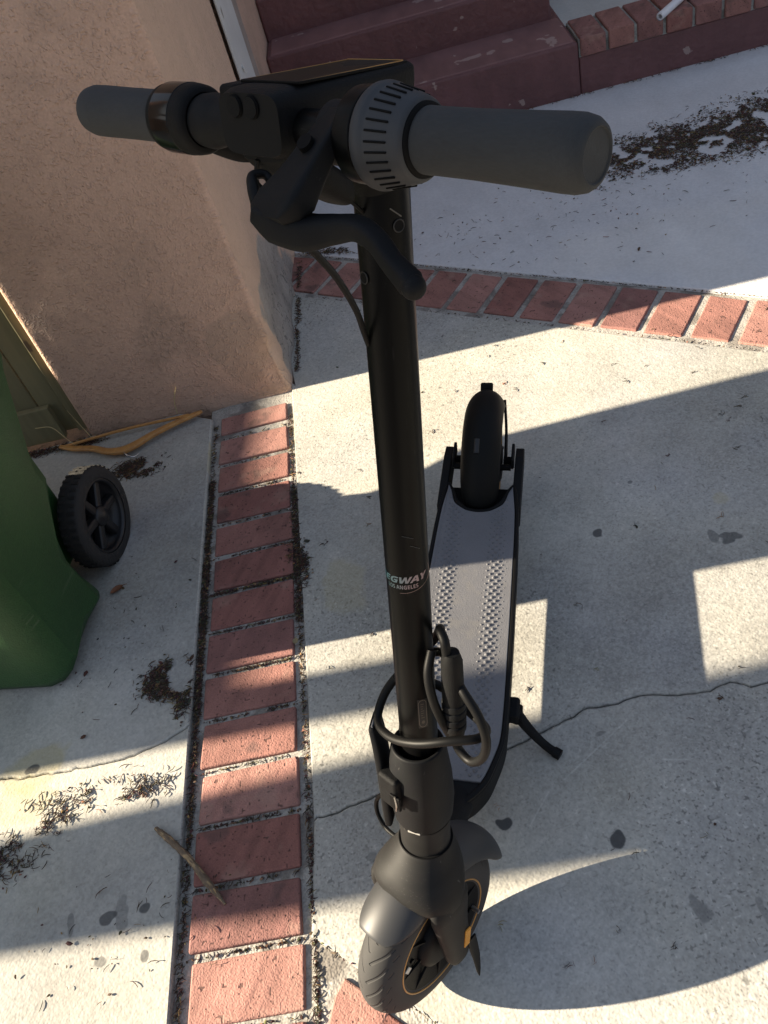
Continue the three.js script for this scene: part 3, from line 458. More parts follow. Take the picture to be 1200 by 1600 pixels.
{ // maker's lettering wrapped round the stem
  const c = document.createElement('canvas'); c.width = 1024; c.height = 384; const x = c.getContext('2d');
  x.clearRect(0, 0, 1024, 384);
  const gr = x.createLinearGradient(60, 0, 960, 0); gr.addColorStop(0, '#4d8487'); gr.addColorStop(0.3, '#768789'); gr.addColorStop(0.5, '#93807f'); gr.addColorStop(0.75, '#8c706e'); gr.addColorStop(1, '#9d837b');
  x.fillStyle = gr; x.font = 'italic 900 170px sans-serif'; x.save(); x.rotate(-0.05); x.scale(1.2, 0.72); x.fillText('SEGWAY', 10, 300); x.restore();
  x.save(); x.rotate(-0.05); x.font = 'bold 78px sans-serif'; x.fillText('LOS ANGELES', 190, 305); x.restore();
  x.strokeStyle = '#94796f'; x.lineCap = 'round'; x.lineWidth = 12; x.beginPath(); x.moveTo(900, 225); x.quadraticCurveTo(975, 180, 935, 30); x.stroke(); x.lineWidth = 5; x.beginPath(); x.moveTo(420, 345); x.quadraticCurveTo(700, 330, 900, 225); x.stroke();
  const t = new THREE.CanvasTexture(c); t.colorSpace = THREE.SRGBColorSpace;
  const g = wrap(0.02205, -0.95, 2.2, 0.597, 0.629, 40); s_('lettering', g, mat({ map: t, roughness: 0.5, transparent: true, alphaTest: 0.5 }));
  // pill shaped badge lower on the stem
  const b = document.createElement('canvas'); b.width = 128; b.height = 384; const y = b.getContext('2d'); y.fillStyle = '#0b0b0b'; y.fillRect(0, 0, 128, 384); y.strokeStyle = '#6d6255'; y.lineWidth = 6; y.beginPath(); y.roundRect(12, 12, 104, 360, 50); y.stroke(); y.fillStyle = '#4a4239';
  for (let k = 0; k < 7; k++) { y.fillRect(40, 60 + k * 30, 44 - (k % 3) * 9, 10); } y.beginPath(); y.arc(64, 306, 22, 0, 7); y.fill();
  const bt = new THREE.CanvasTexture(b); bt.colorSpace = THREE.SRGBColorSpace;
  s_('badge', wrap(0.0221, 0.78, 1.28, 0.408, 0.452, 16), mat({ map: bt, roughness: 0.6 }));
}
// head: housing that reaches forwards from the stem, display on top
{
  const X = V(1, 0, 0), Y = V(0, 1, 0), secs = [[-0.012, 1.056, 0.028, 0.008], [-0.007, 1.054, 0.0315, 0.0115], [0.012, 1.05, 0.0325, 0.015], [0.05, 1.046, 0.0325, 0.019], [0.085, 1.0435, 0.0315, 0.021], [0.11, 1.0425, 0.0305, 0.021], [0.118, 1.0425, 0.0285, 0.0185]];
  const head = s_('head', loft(secs.map(([z, y, a, b]) => ring(V(0, y, z), X, Y, a, b, 40, 5).reverse())), plasticM);
  s_('display', box(0.056, 0.002, 0.104, 0.0008, 2).rotateX(-0.006).translate(0, 1.0641, 0.046), glossM, head);
  const line = []; for (const sx of [-1, 1]) line.push(box(0.0007, 0.0006, 0.096, 0.0002, 1).translate(sx * 0.0266, 1.0651, 0.046)); line.push(box(0.053, 0.0006, 0.0007, 0.0002, 1).translate(0, 1.0654, -0.002));
  s_('gold_line', merge(line), goldM, head);
  for (const sx of [-0.0115, 0.0045]) { const g = new THREE.CylinderGeometry(0.0062, 0.0066, 0.0022, 28).rotateX(Math.PI / 2); g.translate(sx, 1.053, 0.119); s_('screw_plug', g, plasticM, head); const r = new THREE.TorusGeometry(0.0067, 0.0005, 6, 28).translate(sx, 1.053, 0.1187); s_('plug_seam', r, darkM, head); }
  s_('lamp_hood', loft([[0.05, 0.99, 0.021, 0.012], [0.08, 1.008, 0.023, 0.014], [0.105, 1.022, 0.024, 0.01], [0.111, 1.025, 0.022, 0.006]].map(([z, y, a, b]) => ring(V(0, y, z), X, Y, a, b, 32, 3).reverse())), plasticM, head);
  s_('side_cap', box(0.018, 0.012, 0.03, 0.004, 3).translate(-0.036, 1.057, 0.09), plasticM, head);
  // gooseneck between stem and head
  s_('gooseneck', sweep([V(0, 0.985, 0), V(0, 1.015, 0.012), V(0, 1.03, 0.05), V(0, 1.036, 0.09)], [[0.024, 0.024], [0.024, 0.025], [0.022, 0.024], [0.018, 0.02]], 28, 16, [1, 0, 0]), plasticM, head);
}
s_('handlebar', alongX([[-0.2, 0.0125], [0.2, 0.0125]], 32).translate(0, TB, FB), stemM);
const barAt = (g) => g.translate(0, TB, FB);
s_('grip', barAt(alongX([[-0.221, 0], [-0.221, 0.0115], [-0.22, 0.015], [-0.217, 0.0173], [-0.2105, 0.0186], [-0.2, 0.0187], [-0.16, 0.0181], [-0.125, 0.018], [-0.119, 0.0182], [-0.116, 0.0165]], 64)), gripM);
{
  const tr = s_('throttle', barAt(alongX([[-0.117, 0.017], [-0.1165, 0.0208], [-0.114, 0.0226], [-0.11, 0.0233], [-0.082, 0.0236], [-0.076, 0.0228], [-0.073, 0.021], [-0.0725, 0.018]], 64)), plasticM);
  s_('throttle_band', barAt(alongX([[-0.1085, 0.023], [-0.1083, 0.02385], [-0.0873, 0.024], [-0.087, 0.023]], 64)), phys({ color: lin(0.004, 0.004, 0.004), roughness: 0.14, specularIntensity: 0.6 }), tr);
  s_('throttle_sleeve', barAt(alongX([[-0.074, 0.0165], [-0.071, 0.0175], [-0.062, 0.0182], [-0.056, 0.0168], [-0.05, 0.0155], [-0.03, 0.015]], 48)), matteM, tr);
  s_('thumb_lever', sweep([V(-0.09, TB - 0.014, FB - 0.012), V(-0.078, TB - 0.026, FB - 0.03), V(-0.07, TB - 0.03, FB - 0.045)], [[0.01, 0.007], [0.008, 0.006], [0.006, 0.004]], 14, 12), plasticM, tr);
}
const gripR = s_('grip', barAt(alongX([[0.129, 0.0165], [0.1305, 0.0182], [0.14, 0.018], [0.165, 0.018], [0.2, 0.0187], [0.22, 0.0193], [0.228, 0.0192], [0.2335, 0.018], [0.2365, 0.016], [0.2375, 0.0138], [0.2373, 0.0132], [0.2364, 0.0127], [0.2364, 0]], 72)), gripM);
{
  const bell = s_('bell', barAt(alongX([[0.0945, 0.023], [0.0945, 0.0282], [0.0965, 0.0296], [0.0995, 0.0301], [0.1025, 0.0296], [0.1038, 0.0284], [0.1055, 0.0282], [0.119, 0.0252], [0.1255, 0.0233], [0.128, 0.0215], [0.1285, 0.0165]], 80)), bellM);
  s_('bell_collar', barAt(alongX([[0.0785, 0.017], [0.0788, 0.0262], [0.08, 0.0272], [0.092, 0.0278], [0.0938, 0.027], [0.0942, 0.019]], 72)), stemM, bell);
  s_('bell_lip', barAt(alongX([[0.127, 0.0195], [0.128, 0.0206], [0.1297, 0.0202], [0.1305, 0.0175]], 64)), darkM, bell);
  for (let k = 0; k < 30; k++) { const g = box(0.0145, 0.0016, 0.0013, 0.0005, 1); g.rotateZ(-0.2); g.translate(0.1128, 0.0266, 0); g.rotateX((k / 30) * Math.PI * 2); s_('slot', barAt(g), darkM, bell); }  // raised dark bars, groove shade put into their colour
}
{ // brake lever: clamp arm on the bar, body, blade curving in front of the fingers
  const brake = new THREE.Group(); brake.name = 'brake_lever'; scooter.add(brake);
  s_('clamp', barAt(alongX([[0.055, 0.013], [0.0555, 0.0175], [0.057, 0.0186], [0.0765, 0.0186], [0.078, 0.017]], 40)), matteM, brake);
  s_('arm', loft([[0.069, 1.052, 0.088, 0.0105, 0.005], [0.0685, 1.05, 0.104, 0.012, 0.0075], [0.066, 1.036, 0.12, 0.0145, 0.009], [0.062, 1.02, 0.135, 0.019, 0.0115], [0.0585, 1.009, 0.146, 0.025, 0.0135], [0.056, 1.003, 0.154, 0.0245, 0.0105], [0.055, 1.0, 0.16, 0.018, 0.005]].map(([x, y, z, a, b]) => ring(V(x, y, z), V(0.93, 0.1, 0.2).normalize(), V(-0.1, 0.72, 0.69).normalize(), a * 0.96, b * 0.78, 40, 5.5).reverse())), matteM, brake);
  s_('pivot_screw', new THREE.CylinderGeometry(0.0052, 0.0054, 0.004, 20).rotateX(0.75).translate(0.0655, 1.0385, 0.1315), darkM, brake);
  s_('blade', sweep([V(0.041, 1.001, 0.153), V(0.057, 0.996, 0.152), V(0.075, 0.9925, 0.148), V(0.095, 0.9955, 0.1435), V(0.113, 0.998, 0.142), V(0.129, 0.994, 0.1445), V(0.145, 0.986, 0.15), V(0.1625, 0.979, 0.1555), V(0.17, 0.976, 0.158)], [[0.006, 0.0085], [0.0105, 0.012], [0.0105, 0.0108], [0.0082, 0.0084], [0.0066, 0.0072], [0.0058, 0.0064], [0.0056, 0.0062], [0.0068, 0.007], [0.004, 0.0042]], 24, 64, [0, 1, 0], 3.4), matteM, brake);
  s_('tip_cap', new THREE.SphereGeometry(0.0071, 20, 14).translate(0.1655, 0.9775, 0.1565), matteM, brake);
  s_('cable_boot', sweep([V(0.036, 1.004, 0.15), V(0.029, 1.012, 0.146), V(0.022, 1.018, 0.139), V(0.0245, 1.017, 0.131), V(0.033, 1.01, 0.133)], [0.0042, 0.0038, 0.0032, 0.0028, 0.0028], 12, 28), rubberM, brake);
}
s_('brake_cable', sweep([V(0.05, 0.997, 0.14), V(0.045, 0.975, 0.122), V(0.03, 0.94, 0.085), V(0.012, 0.9, 0.05), V(-0.004, 0.872, 0.028), V(-0.008, 0.858, 0.02)], 0.0026, 10, 40), rubberM);
s_('throttle_wire', sweep([V(-0.005, 1.02, 0.112), V(-0.008, 1.005, 0.112), V(0.0, 0.997, 0.105), V(0.006, 0.995, 0.09), V(0.006, 0.985, 0.05), V(0.0, 0.965, 0.02)], 0.0016, 8, 30), rubberM);
// folding joint and latch at the foot of the stem
{
  const X = V(1, 0, 0), Z = V(0, 0, 1), joint = s_('folding_joint', loft([[0.232, 0.032, 0.0, 2], [0.238, 0.0345, 0.0, 2.2], [0.27, 0.0365, 0.001, 2.4], [0.31, 0.0355, 0.002, 2.4], [0.345, 0.033, 0.003, 2.2], [0.362, 0.031, 0.003, 2], [0.366, 0.0285, 0.003, 2], [0.36, 0.0235, 0.003, 2]].map(([t, r, z, p]) => ring(V(0, t, z), X, Z, r, r * 1.03, 48, p)), { caps: false }), matteM);
  s_('joint_seam', new THREE.TorusGeometry(0.0325, 0.0016, 8, 56).rotateX(Math.PI / 2).translate(0, 0.234, 0), darkM, joint);
  s_('seam_chip', box(0.016, 0.003, 0.002, 0.0008, 1).translate(0, 0.238, 0.0352).rotateY(0.35), mat({ color: lin(0.3, 0.29, 0.27), roughness: 0.5 }), joint);
  s_('warning_label', wrap(0.0367, 0.55, 0.85, 0.325, 0.338, 8), mat({ color: lin(0.22, 0.2, 0.17), roughness: 0.6 }), joint);
  const latch = s_('latch', loft([[0.385, -0.05, 0.02, 0.003, 0.017], [0.382, -0.049, 0.0215, 0.0045, 0.0185], [0.365, -0.0425, 0.024, 0.005, 0.0195], [0.33, -0.039, 0.024, 0.0055, 0.0195], [0.27, -0.0385, 0.022, 0.006, 0.0185], [0.225, -0.04, 0.02, 0.006, 0.016], [0.208, -0.041, 0.02, 0.005, 0.0125], [0.204, -0.041, 0.02, 0.003, 0.01]].map(([t, x, z, a, b]) => ring(V(x, t, z), V(0.86, 0, -0.5).normalize(), V(0.5, 0, 0.86).normalize(), a, b, 28, 4).reverse())), matteM);
  s_('latch_edge', sweep([V(-0.0575, 0.386, 0.0045), V(-0.05, 0.3872, 0.019), V(-0.042, 0.386, 0.0335)], 0.0012, 8), mat({ color: lin(0.2, 0.2, 0.21), roughness: 0.4 }), latch);
  s_('latch_block', box(0.03, 0.05, 0.022, 0.005, 3).translate(-0.012, 0.305, 0.036).rotateY(-0.05), plasticM, latch);
  s_('latch_slot', box(0.016, 0.022, 0.004, 0.0015, 2).translate(0.0, 0.3, 0.0475), darkM, latch);
  s_('latch_spring', sweep([V(0.001, 0.312, 0.0495), V(0.004, 0.3, 0.0505), V(0.002, 0.288, 0.0495)], 0.0011, 8, 8), steelM, latch);
  s_('lower_cable', sweep([V(-0.038, 0.235, 0.0), V(-0.06, 0.222, 0.0), V(-0.081, 0.195, 0.002), V(-0.082, 0.168, 0.004), V(-0.068, 0.151, 0.006), V(-0.045, 0.155, 0.01), V(-0.028, 0.165, 0.012)], 0.003, 10, 44), rubberM);
}
// fork
const fork = new THREE.Group(); fork.name = 'fork'; scooter.add(fork);
{
  const X = V(1, 0, 0), Z = V(0, 0, 1);
  s_('neck', lathe([[0.0305, 0.135], [0.0312, 0.16], [0.0318, 0.2], [0.0322, 0.229], [0.031, 0.232], [0.024, 0.232]], 56), forkM, fork);
  s_('crown', loft([[0.187, 0.0338, 0.0345, 0.0, 2], [0.183, 0.0352, 0.037, 0.001, 2], [0.172, 0.038, 0.042, 0.004, 2.1], [0.16, 0.045, 0.049, 0.009, 2.2], [0.147, 0.053, 0.053, 0.014, 2.3], [0.134, 0.059, 0.052, 0.017, 2.4], [0.122, 0.0625, 0.046, 0.019, 2.5], [0.112, 0.063, 0.04, 0.019, 2.5]].map(([t, a, b, z, p]) => ring(V(0, t, z), X, Z, a, b, 56, p))), forkM, fork);
  s_('crown_seam', new THREE.TorusGeometry(0.0338, 0.0012, 8, 56).rotateX(Math.PI / 2).translate(0, 0.1865, 0.0), darkM, fork);
  for (const sx of [1, -1]) s_('leg', loft([[0.135, 0.044, 0.017, 0.008, 0.024], [0.118, 0.0495, 0.019, 0.0125, 0.034], [0.1, 0.0515, 0.02, 0.0122, 0.0325], [0.06, 0.0535, 0.018, 0.0115, 0.0265], [0.02, 0.0545, 0.014, 0.011, 0.0235], [-0.004, 0.055, 0.011, 0.0105, 0.0215], [-0.016, 0.055, 0.01, 0.009, 0.0165], [-0.0215, 0.055, 0.01, 0.006, 0.0095]].map(([t, x, z, a, b]) => { const r = ring(V(sx * x, t, z), V(1, 0, 0), Z, a, b, 28, 2.5); return r; })), forkM, fork);
  s_('axle_bolt', new THREE.CylinderGeometry(0.009, 0.0095, 0.016, 6).rotateZ(Math.PI / 2).translate(0.046, 0.0, 0.0091), steelM, fork);
  const refl = s_('side_reflector', box(0.0025, 0.034, 0.0105, 0.001, 2).rotateX(-0.12).translate(0.0655, 0.03, 0.003), mat({ color: lin(0.62, 0.27, 0.03), roughness: 0.25 }), fork); refl.userData.label = 'amber reflector strip on the fork leg';
  const cells = []; for (let k = 0; k < 10; k++) cells.push(box(0.0008, 0.0014, 0.0098, 0.0003, 1).translate(0, -0.014 + k * 0.0031, 0).rotateX(-0.12).translate(0.067, 0.03, 0.003)); s_('reflector_facets', merge(cells), mat({ color: lin(0.8, 0.42, 0.08), roughness: 0.2 }), fork);
  s_('strap_end', loft([[0.012, 0.064, -0.008, 0.0015, 0.008], [-0.01, 0.066, -0.01, 0.0015, 0.0085], [-0.035, 0.069, -0.012, 0.0014, 0.007], [-0.062, 0.073, -0.011, 0.0012, 0.004], [-0.073, 0.075, -0.01, 0.0008, 0.001]].map(([t, x, z, a, b]) => ring(V(x, t, z), X, Z, a, b, 14, 4))), rubberM, fork);
}
const fenderFn = (r0, hw, drop, p0, p1, cz) => (u, v, off) => { // over the tyre from angle p0 to p1 (0 = forwards, 90 = up)
  const p = THREE.MathUtils.degToRad(mix(p0, p1, u)), q = (v * 2 - 1), e = clamp(4.5 * Math.min(u, 1 - u) + 0.1), w = 1.25 * q * Math.sqrt(1 - (1 - e) ** 2), x = ((hw - off * 0.8) * Math.sin(w)) / Math.sin(1.25), r = r0 - off - (drop * (1 - Math.cos(w))) / (1 - Math.cos(1.25));
  return V(x, r * Math.sin(p), cz + r * Math.cos(p));
};
const fFend = s_('front_mudguard', shell(fenderFn(0.149, 0.041, 0.026, 45, 170, 0.0091), 64, 20, 0.0025), fenderM);
const treadTex = (() => { // u round the tyre, v across it
  const c = document.createElement('canvas'); c.width = 2048; c.height = 256; const x = c.getContext('2d'); x.fillStyle = '#b4b4b4'; x.fillRect(0, 0, 2048, 256); x.strokeStyle = '#101010'; x.lineCap = 'round';
  for (let k = -1; k < 27; k++) { const o = k * 78.77; x.lineWidth = 7; x.beginPath(); x.moveTo(o, 84); x.bezierCurveTo(o + 40, 92, o + 56, 110, o + 84, 122); x.stroke(); x.beginPath(); x.moveTo(o + 40, 172); x.bezierCurveTo(o + 80, 164, o + 96, 146, o + 124, 134); x.stroke(); x.lineWidth = 4; x.beginPath(); x.moveTo(o + 20, 66); x.lineTo(o + 46, 74); x.stroke(); x.beginPath(); x.moveTo(o + 60, 190); x.lineTo(o + 86, 182); x.stroke(); }
  const t = new THREE.CanvasTexture(c); t.wrapS = THREE.RepeatWrapping; return t;
})();
const tyreTreadM = mat({ color: lin(0.034, 0.0335, 0.033), roughness: 0.82, bumpMap: treadTex, bumpScale: 0.0035 });
function wheelParts(name, label, put) {
  const w = new THREE.Group(); w.name = name; scooter.add(w); if (label) w.userData.label = label;
  const prof = []; for (let k = 0; k <= 28; k++) { const a = mix(-1.22 * Math.PI / 2 - 0.45, 1.22 * Math.PI / 2 + 0.45, k / 28); prof.push([0.031 * Math.sin(a) * (0.97), 0.0935 + 0.0335 * Math.cos(a)]); }
  put('tyre', alongX(prof, 96), tyreTreadM, w);
  put('rim', alongX([[-0.02, 0.03], [-0.024, 0.06], [-0.0275, 0.08], [-0.0285, 0.0855], [-0.02, 0.089], [0.02, 0.089], [0.0285, 0.0855], [0.0275, 0.08], [0.024, 0.06], [0.02, 0.03]], 72), plasticM, w);
  for (const s of [-1, 1]) put('rim_stripe', new THREE.TorusGeometry(0.0845, 0.0013, 8, 90).rotateY(Math.PI / 2).translate(s * 0.0287, 0, 0), goldM, w);
  put('hub_drum', alongX([[-0.036, 0], [-0.036, 0.034], [-0.031, 0.044], [-0.022, 0.048], [0.022, 0.048], [0.031, 0.044], [0.036, 0.034], [0.036, 0]], 56), matteM, w);
  for (let k = 0; k < 6; k++) put('hub_bolt', new THREE.CylinderGeometry(0.0038, 0.0038, 0.003, 6).rotateZ(Math.PI / 2).translate(0.0265, 0.0645 * Math.sin(k * 1.047 + 0.3), 0.0645 * Math.cos(k * 1.047 + 0.3)), darkM, w);
  for (let k = 0; k < 9; k++) put('rim_rib', box(0.004, 0.003, 0.034, 0.001, 1).translate(0.026, 0, 0.063).rotateX((k / 9) * Math.PI * 2), plasticM, w);
  put('valve', new THREE.CylinderGeometry(0.0032, 0.0036, 0.012, 12).rotateZ(-Math.PI / 2).translate(0.032, -0.02, -0.068), steelM, w);
  put('balance_tag', box(0.0015, 0.01, 0.009, 0.0004, 1).rotateX(0.5).translate(0.029, 0.016, 0.073), mat({ color: lin(0.6, 0.58, 0.5), roughness: 0.6 }), w);
  return w;
}
wheelParts('front_wheel', 'front wheel with copper rim stripe', (n, g, m, p) => s_(n, g.translate(0, 0, 0.0091), m, p));
// rear wheel, arms and mudguard
const RZ = -0.9194, RYc = 0.127;
wheelParts('rear_wheel', null, (n, g, m, p) => d_(n, g.translate(0, RYc, RZ), m, p));
{
  const fr = d_('rear_mudguard', shell(fenderFn(0.151, 0.039, 0.034, 0, 172, 0), 64, 20, 0.0028).translate(0, RYc, RZ), plasticM);
  d_('mudguard_plug', sweep([V(-0.006, RYc + 0.133, RZ + 0.0725), V(-0.006, RYc + 0.117, RZ + 0.0955)], [[0.003, 0.0055], [0.003, 0.0055]], 16), mat({ color: lin(0.009, 0.009, 0.01), roughness: 0.5 }), fr);
  d_('tail_lamp', box(0.026, 0.02, 0.012, 0.004, 3).rotateX(-0.5).translate(-0.002, RYc + 0.112, RZ - 0.108), plasticM, fr);
  d_('mudguard_stay', sweep([V(0.036, RYc + 0.09, RZ - 0.095), V(0.041, RYc + 0.04, RZ - 0.06), V(0.043, RYc, RZ)], [[0.003, 0.008], [0.003, 0.008], [0.004, 0.01]], 12, 16), plasticM, fr);
  for (const sx of [1, -1]) {
    const arm = d_('rear_arm', extrude([[-0.772, 0.094], [-0.93, 0.1], [-0.946, 0.112], [-0.95, 0.134], [-0.94, 0.15], [-0.905, 0.158], [-0.84, 0.153], [-0.772, 0.148]].map(([z, y]) => [-z, y]), 0.013, 0.002, 2).rotateY(Math.PI / 2).translate(sx > 0 ? 0.066 : -0.081, 0, 0), matteM);
    d_('arm_tab', box(0.006, 0.026, 0.05, 0.002, 2).translate(sx * 0.0595, 0.165, -0.9), matteM, arm);
    d_('axle_nut', new THREE.CylinderGeometry(0.012, 0.012, 0.022, 6).rotateZ(Math.PI / 2).translate(sx * 0.05, RYc + 0.002, RZ), darkM, arm);
    d_('arm_bolt', new THREE.CylinderGeometry(0.0065, 0.0065, 0.02, 14).rotateZ(Math.PI / 2).translate(sx * 0.047, 0.16, -0.872), darkM, arm);
  }
}
// deck
{
  const curve = (pts, n) => new THREE.CatmullRomCurve3(pts.map(([a, b]) => V(a, b, 0)), true, 'catmullrom', 0.35).getPoints(n).slice(0, -1).map((p) => [p.x, p.y]);
  const half = (o) => [[0.018 - o * 0.3, -0.158 - o], [0.045 - o * 0.7, -0.178 - o], [0.066 - o, -0.208 - o * 0.5], [0.0845 - o, -0.272], [0.087 - o, -0.34], [0.086 - o, -0.5], [0.0825 - o, -0.68], [0.0795 - o, -0.76], [0.0735 - o, -0.815], [0.064, -0.834 + o], [0.052 + o * 0.6, -0.815 + o * 0.5], [0.041 + o * 0.8, -0.787 + o], [0.022 + o * 0.3, -0.768 + o]];
  const outline = (o) => { const h = half(o); return curve([...h, [0, -0.763 + o], ...h.slice().reverse().map(([x, z]) => [-x, z]), [0, -0.156 - o]], 150).map(([x, z]) => [x, -z]); };
  const up = (g, y) => g.rotateX(-Math.PI / 2).translate(0, y, 0);
  const deck = d_('deck', up(extrude(outline(0.0), 0.052, 0.006, 3), 0.09), matteM);
  d_('deck_rim', up(extrude(outline(0.0005), 0.004, 0.0018, 2, [outline(0.0075)]), 0.1465), rubberM, deck);
  d_('tail_body', up(extrude([[-0.07, 0.73], [-0.072, 0.8], [-0.06, 0.84], [0.06, 0.84], [0.072, 0.8], [0.07, 0.73]].reverse(), 0.03, 0.004, 2), 0.098), darkM, deck);
  const padM = mat({ map: colorTex(512, (u, v, o) => { const b = fbm(u * 5, v * 5, 1501, 4, 5), f = vnoise(u * 200, v * 200, 1511, 200), d = smooth(0.6, 0.8, fbm(u * 14, v * 14, 1521, 4, 14)), a = 1 + 0.3 * (b - 0.5) + 0.12 * (f - 0.5); o[0] = mix(0.15 * a, 0.2, d * 0.35); o[1] = mix(0.15 * a, 0.19, d * 0.35); o[2] = mix(0.159 * a, 0.175, d * 0.35); }, 0.3), roughness: 0.62, bumpMap: grayTex(256, (u, v) => vnoise(u * 128, v * 128, 1531, 128), 0.1), bumpScale: 0.0003 });
  const padShape = outline(0.0085).map(([x, y]) => [x, y]);
  const padTop = padShape.filter(([, y]) => y > 0.2); // the mat stops short of the nose
  const pad = d_('deck_mat', up(extrude(padTop, 0.004, 0.001, 1), 0.1475), padM, deck);
  const studs = [], inside = (x, z) => { let c = false; const P = padTop; for (let i = 0, j = P.length - 1; i < P.length; j = i++) { const [xi, yi] = P[i], [xj, yj] = P[j], y = -z; if (yi > y !== yj > y && x < ((xj - xi) * (y - yi)) / (yj - yi) + xi) c = !c; } return c; };
  const dome = (r, h) => new THREE.SphereGeometry(r, 9, 4, 0, Math.PI * 2, 0, Math.PI / 2).scale(1, h / r, 1);
  for (let row = 0; row < 80; row++) for (const sx of [-1, 1]) for (let k = 0; k < 7; k++) { // seven staggered columns, the middle ones largest
    if ((row + k) % 2) continue;
    const z = -0.212 - row * 0.0075, e = [0.0011, 0.0022, 0.0031, 0.0034, 0.0031, 0.0021, 0.0012][k] * (0.93 + 0.14 * rnd()), x = sx * (0.0225 + k * 0.0068);
    if (!inside(x + 0.004 * sx, z) || !inside(x, z - 0.006)) continue; studs.push(dome(e, e * 0.85).translate(x, 0.1522, z));
  }
  d_('mat_studs', merge(studs), padM, deck).userData.kind = 'stuff';
  // nose that climbs to the steering head
  d_('deck_nose', loft([[-0.235, 0.118, 0.06, 0.024], [-0.2, 0.121, 0.05, 0.026], [-0.165, 0.132, 0.04, 0.03], [-0.13, 0.152, 0.034, 0.034], [-0.1, 0.182, 0.031, 0.036], [-0.075, 0.215, 0.029, 0.034], [-0.052, 0.25, 0.026, 0.028]].map(([z, y, a, b], i) => ring(V(0, y, z), V(1, 0, 0), V(0, Math.cos(0.16 * i), -Math.sin(0.16 * i)), a, b, 32, 2.6).reverse())), matteM, deck);
}
{ // side stand
  const st = new THREE.Group(); st.name = 'side_stand'; scooter.add(st);
  d_('bracket', box(0.026, 0.026, 0.04, 0.006, 3).translate(0.09, 0.094, -0.362), matteM, st);
  d_('pivot', new THREE.CylinderGeometry(0.009, 0.009, 0.03, 18).rotateX(Math.PI / 2).translate(0.099, 0.085, -0.36), darkM, st);
  d_('leg', sweep([V(0.096, 0.09, -0.362), V(0.112, 0.066, -0.353), V(0.129, 0.046, -0.345), V(0.144, 0.033, -0.338), V(0.158, 0.0285, -0.33), V(0.171, 0.0275, -0.324)], [[0.009, 0.009], [0.0085, 0.0085], [0.0072, 0.0075], [0.0066, 0.0072], [0.0066, 0.0075], [0.0064, 0.0082]], 16, 30, [0, 0, 1], 2.6), matteM, st);
  d_('foot', sweep([V(0.162, 0.0275, -0.328), V(0.1735, 0.027, -0.3225)], [[0.0072, 0.009], [0.0072, 0.009]], 16, 0, [0, 1, 0], 3), rubberM, st);
}
// ---------------------------------------------------------------- cable lock wound round the foot of the stem
{
  const lock = thing('cable_lock', 'thick black cable lock coiled around the scooter stem foot', 'cable lock', [base.x, base.y, base.z]);
  const P = [[0.05, 0.53, 0.004], [0.046, 0.545, 0.002], [0.036, 0.549, -0.004], [0.024, 0.535, -0.018], [0.0, 0.495, -0.033], [-0.03, 0.45, -0.026], [-0.049, 0.41, 0.0], [-0.043, 0.388, 0.022], [-0.012, 0.394, 0.036], [0.03, 0.413, 0.037], [0.065, 0.428, 0.022], [0.086, 0.428, 0.0], [0.08, 0.418, -0.022], [0.045, 0.41, -0.037], [0.0, 0.425, -0.036], [-0.03, 0.437, -0.01], [-0.038, 0.44, 0.012], [-0.022, 0.45, 0.0315], [0.012, 0.468, 0.032]].map((p) => V(...p));
  s_('cable', sweep(P.slice(0, 16), 0.0051, 14, 150), rubberM, lock);
  const Q = [[-0.034, 0.433, -0.006], [-0.022, 0.46, -0.026], [0.012, 0.485, -0.032], [0.042, 0.492, -0.012], [0.066, 0.486, 0.0], [0.088, 0.466, 0.003], [0.099, 0.438, 0.004], [0.093, 0.405, 0.003], [0.076, 0.386, 0.002], [0.06, 0.39, 0.0], [0.0525, 0.404, 0.0]].map((p) => V(...p));
  s_('cable', sweep(Q, 0.0051, 14, 110), rubberM, lock);
  const R2 = [[0.052, 0.41, 0.004], [0.049, 0.44, 0.014], [0.042, 0.475, 0.02], [0.034, 0.505, 0.016], [0.03, 0.525, 0.004]].map((p) => V(...p)); s_('cable', sweep(R2, 0.005, 14, 50), rubberM, lock);
  const barrel = s_('lock_barrel', sweep([V(0.0525, 0.532, 0.0), V(0.053, 0.52, 0), V(0.0535, 0.47, 0), V(0.054, 0.42, 0), V(0.054, 0.405, 0)], [0.0085, 0.0115, 0.012, 0.0115, 0.009], 24), plasticM, lock);
  for (let k = 0; k < 4; k++) s_('number_dial', lathe([[0.0118, -0.0042], [0.0132, -0.0036], [0.0132, 0.0036], [0.0118, 0.0042]], 20).translate(0.0537, 0.428 + k * 0.0105, 0), matteM, barrel);
}

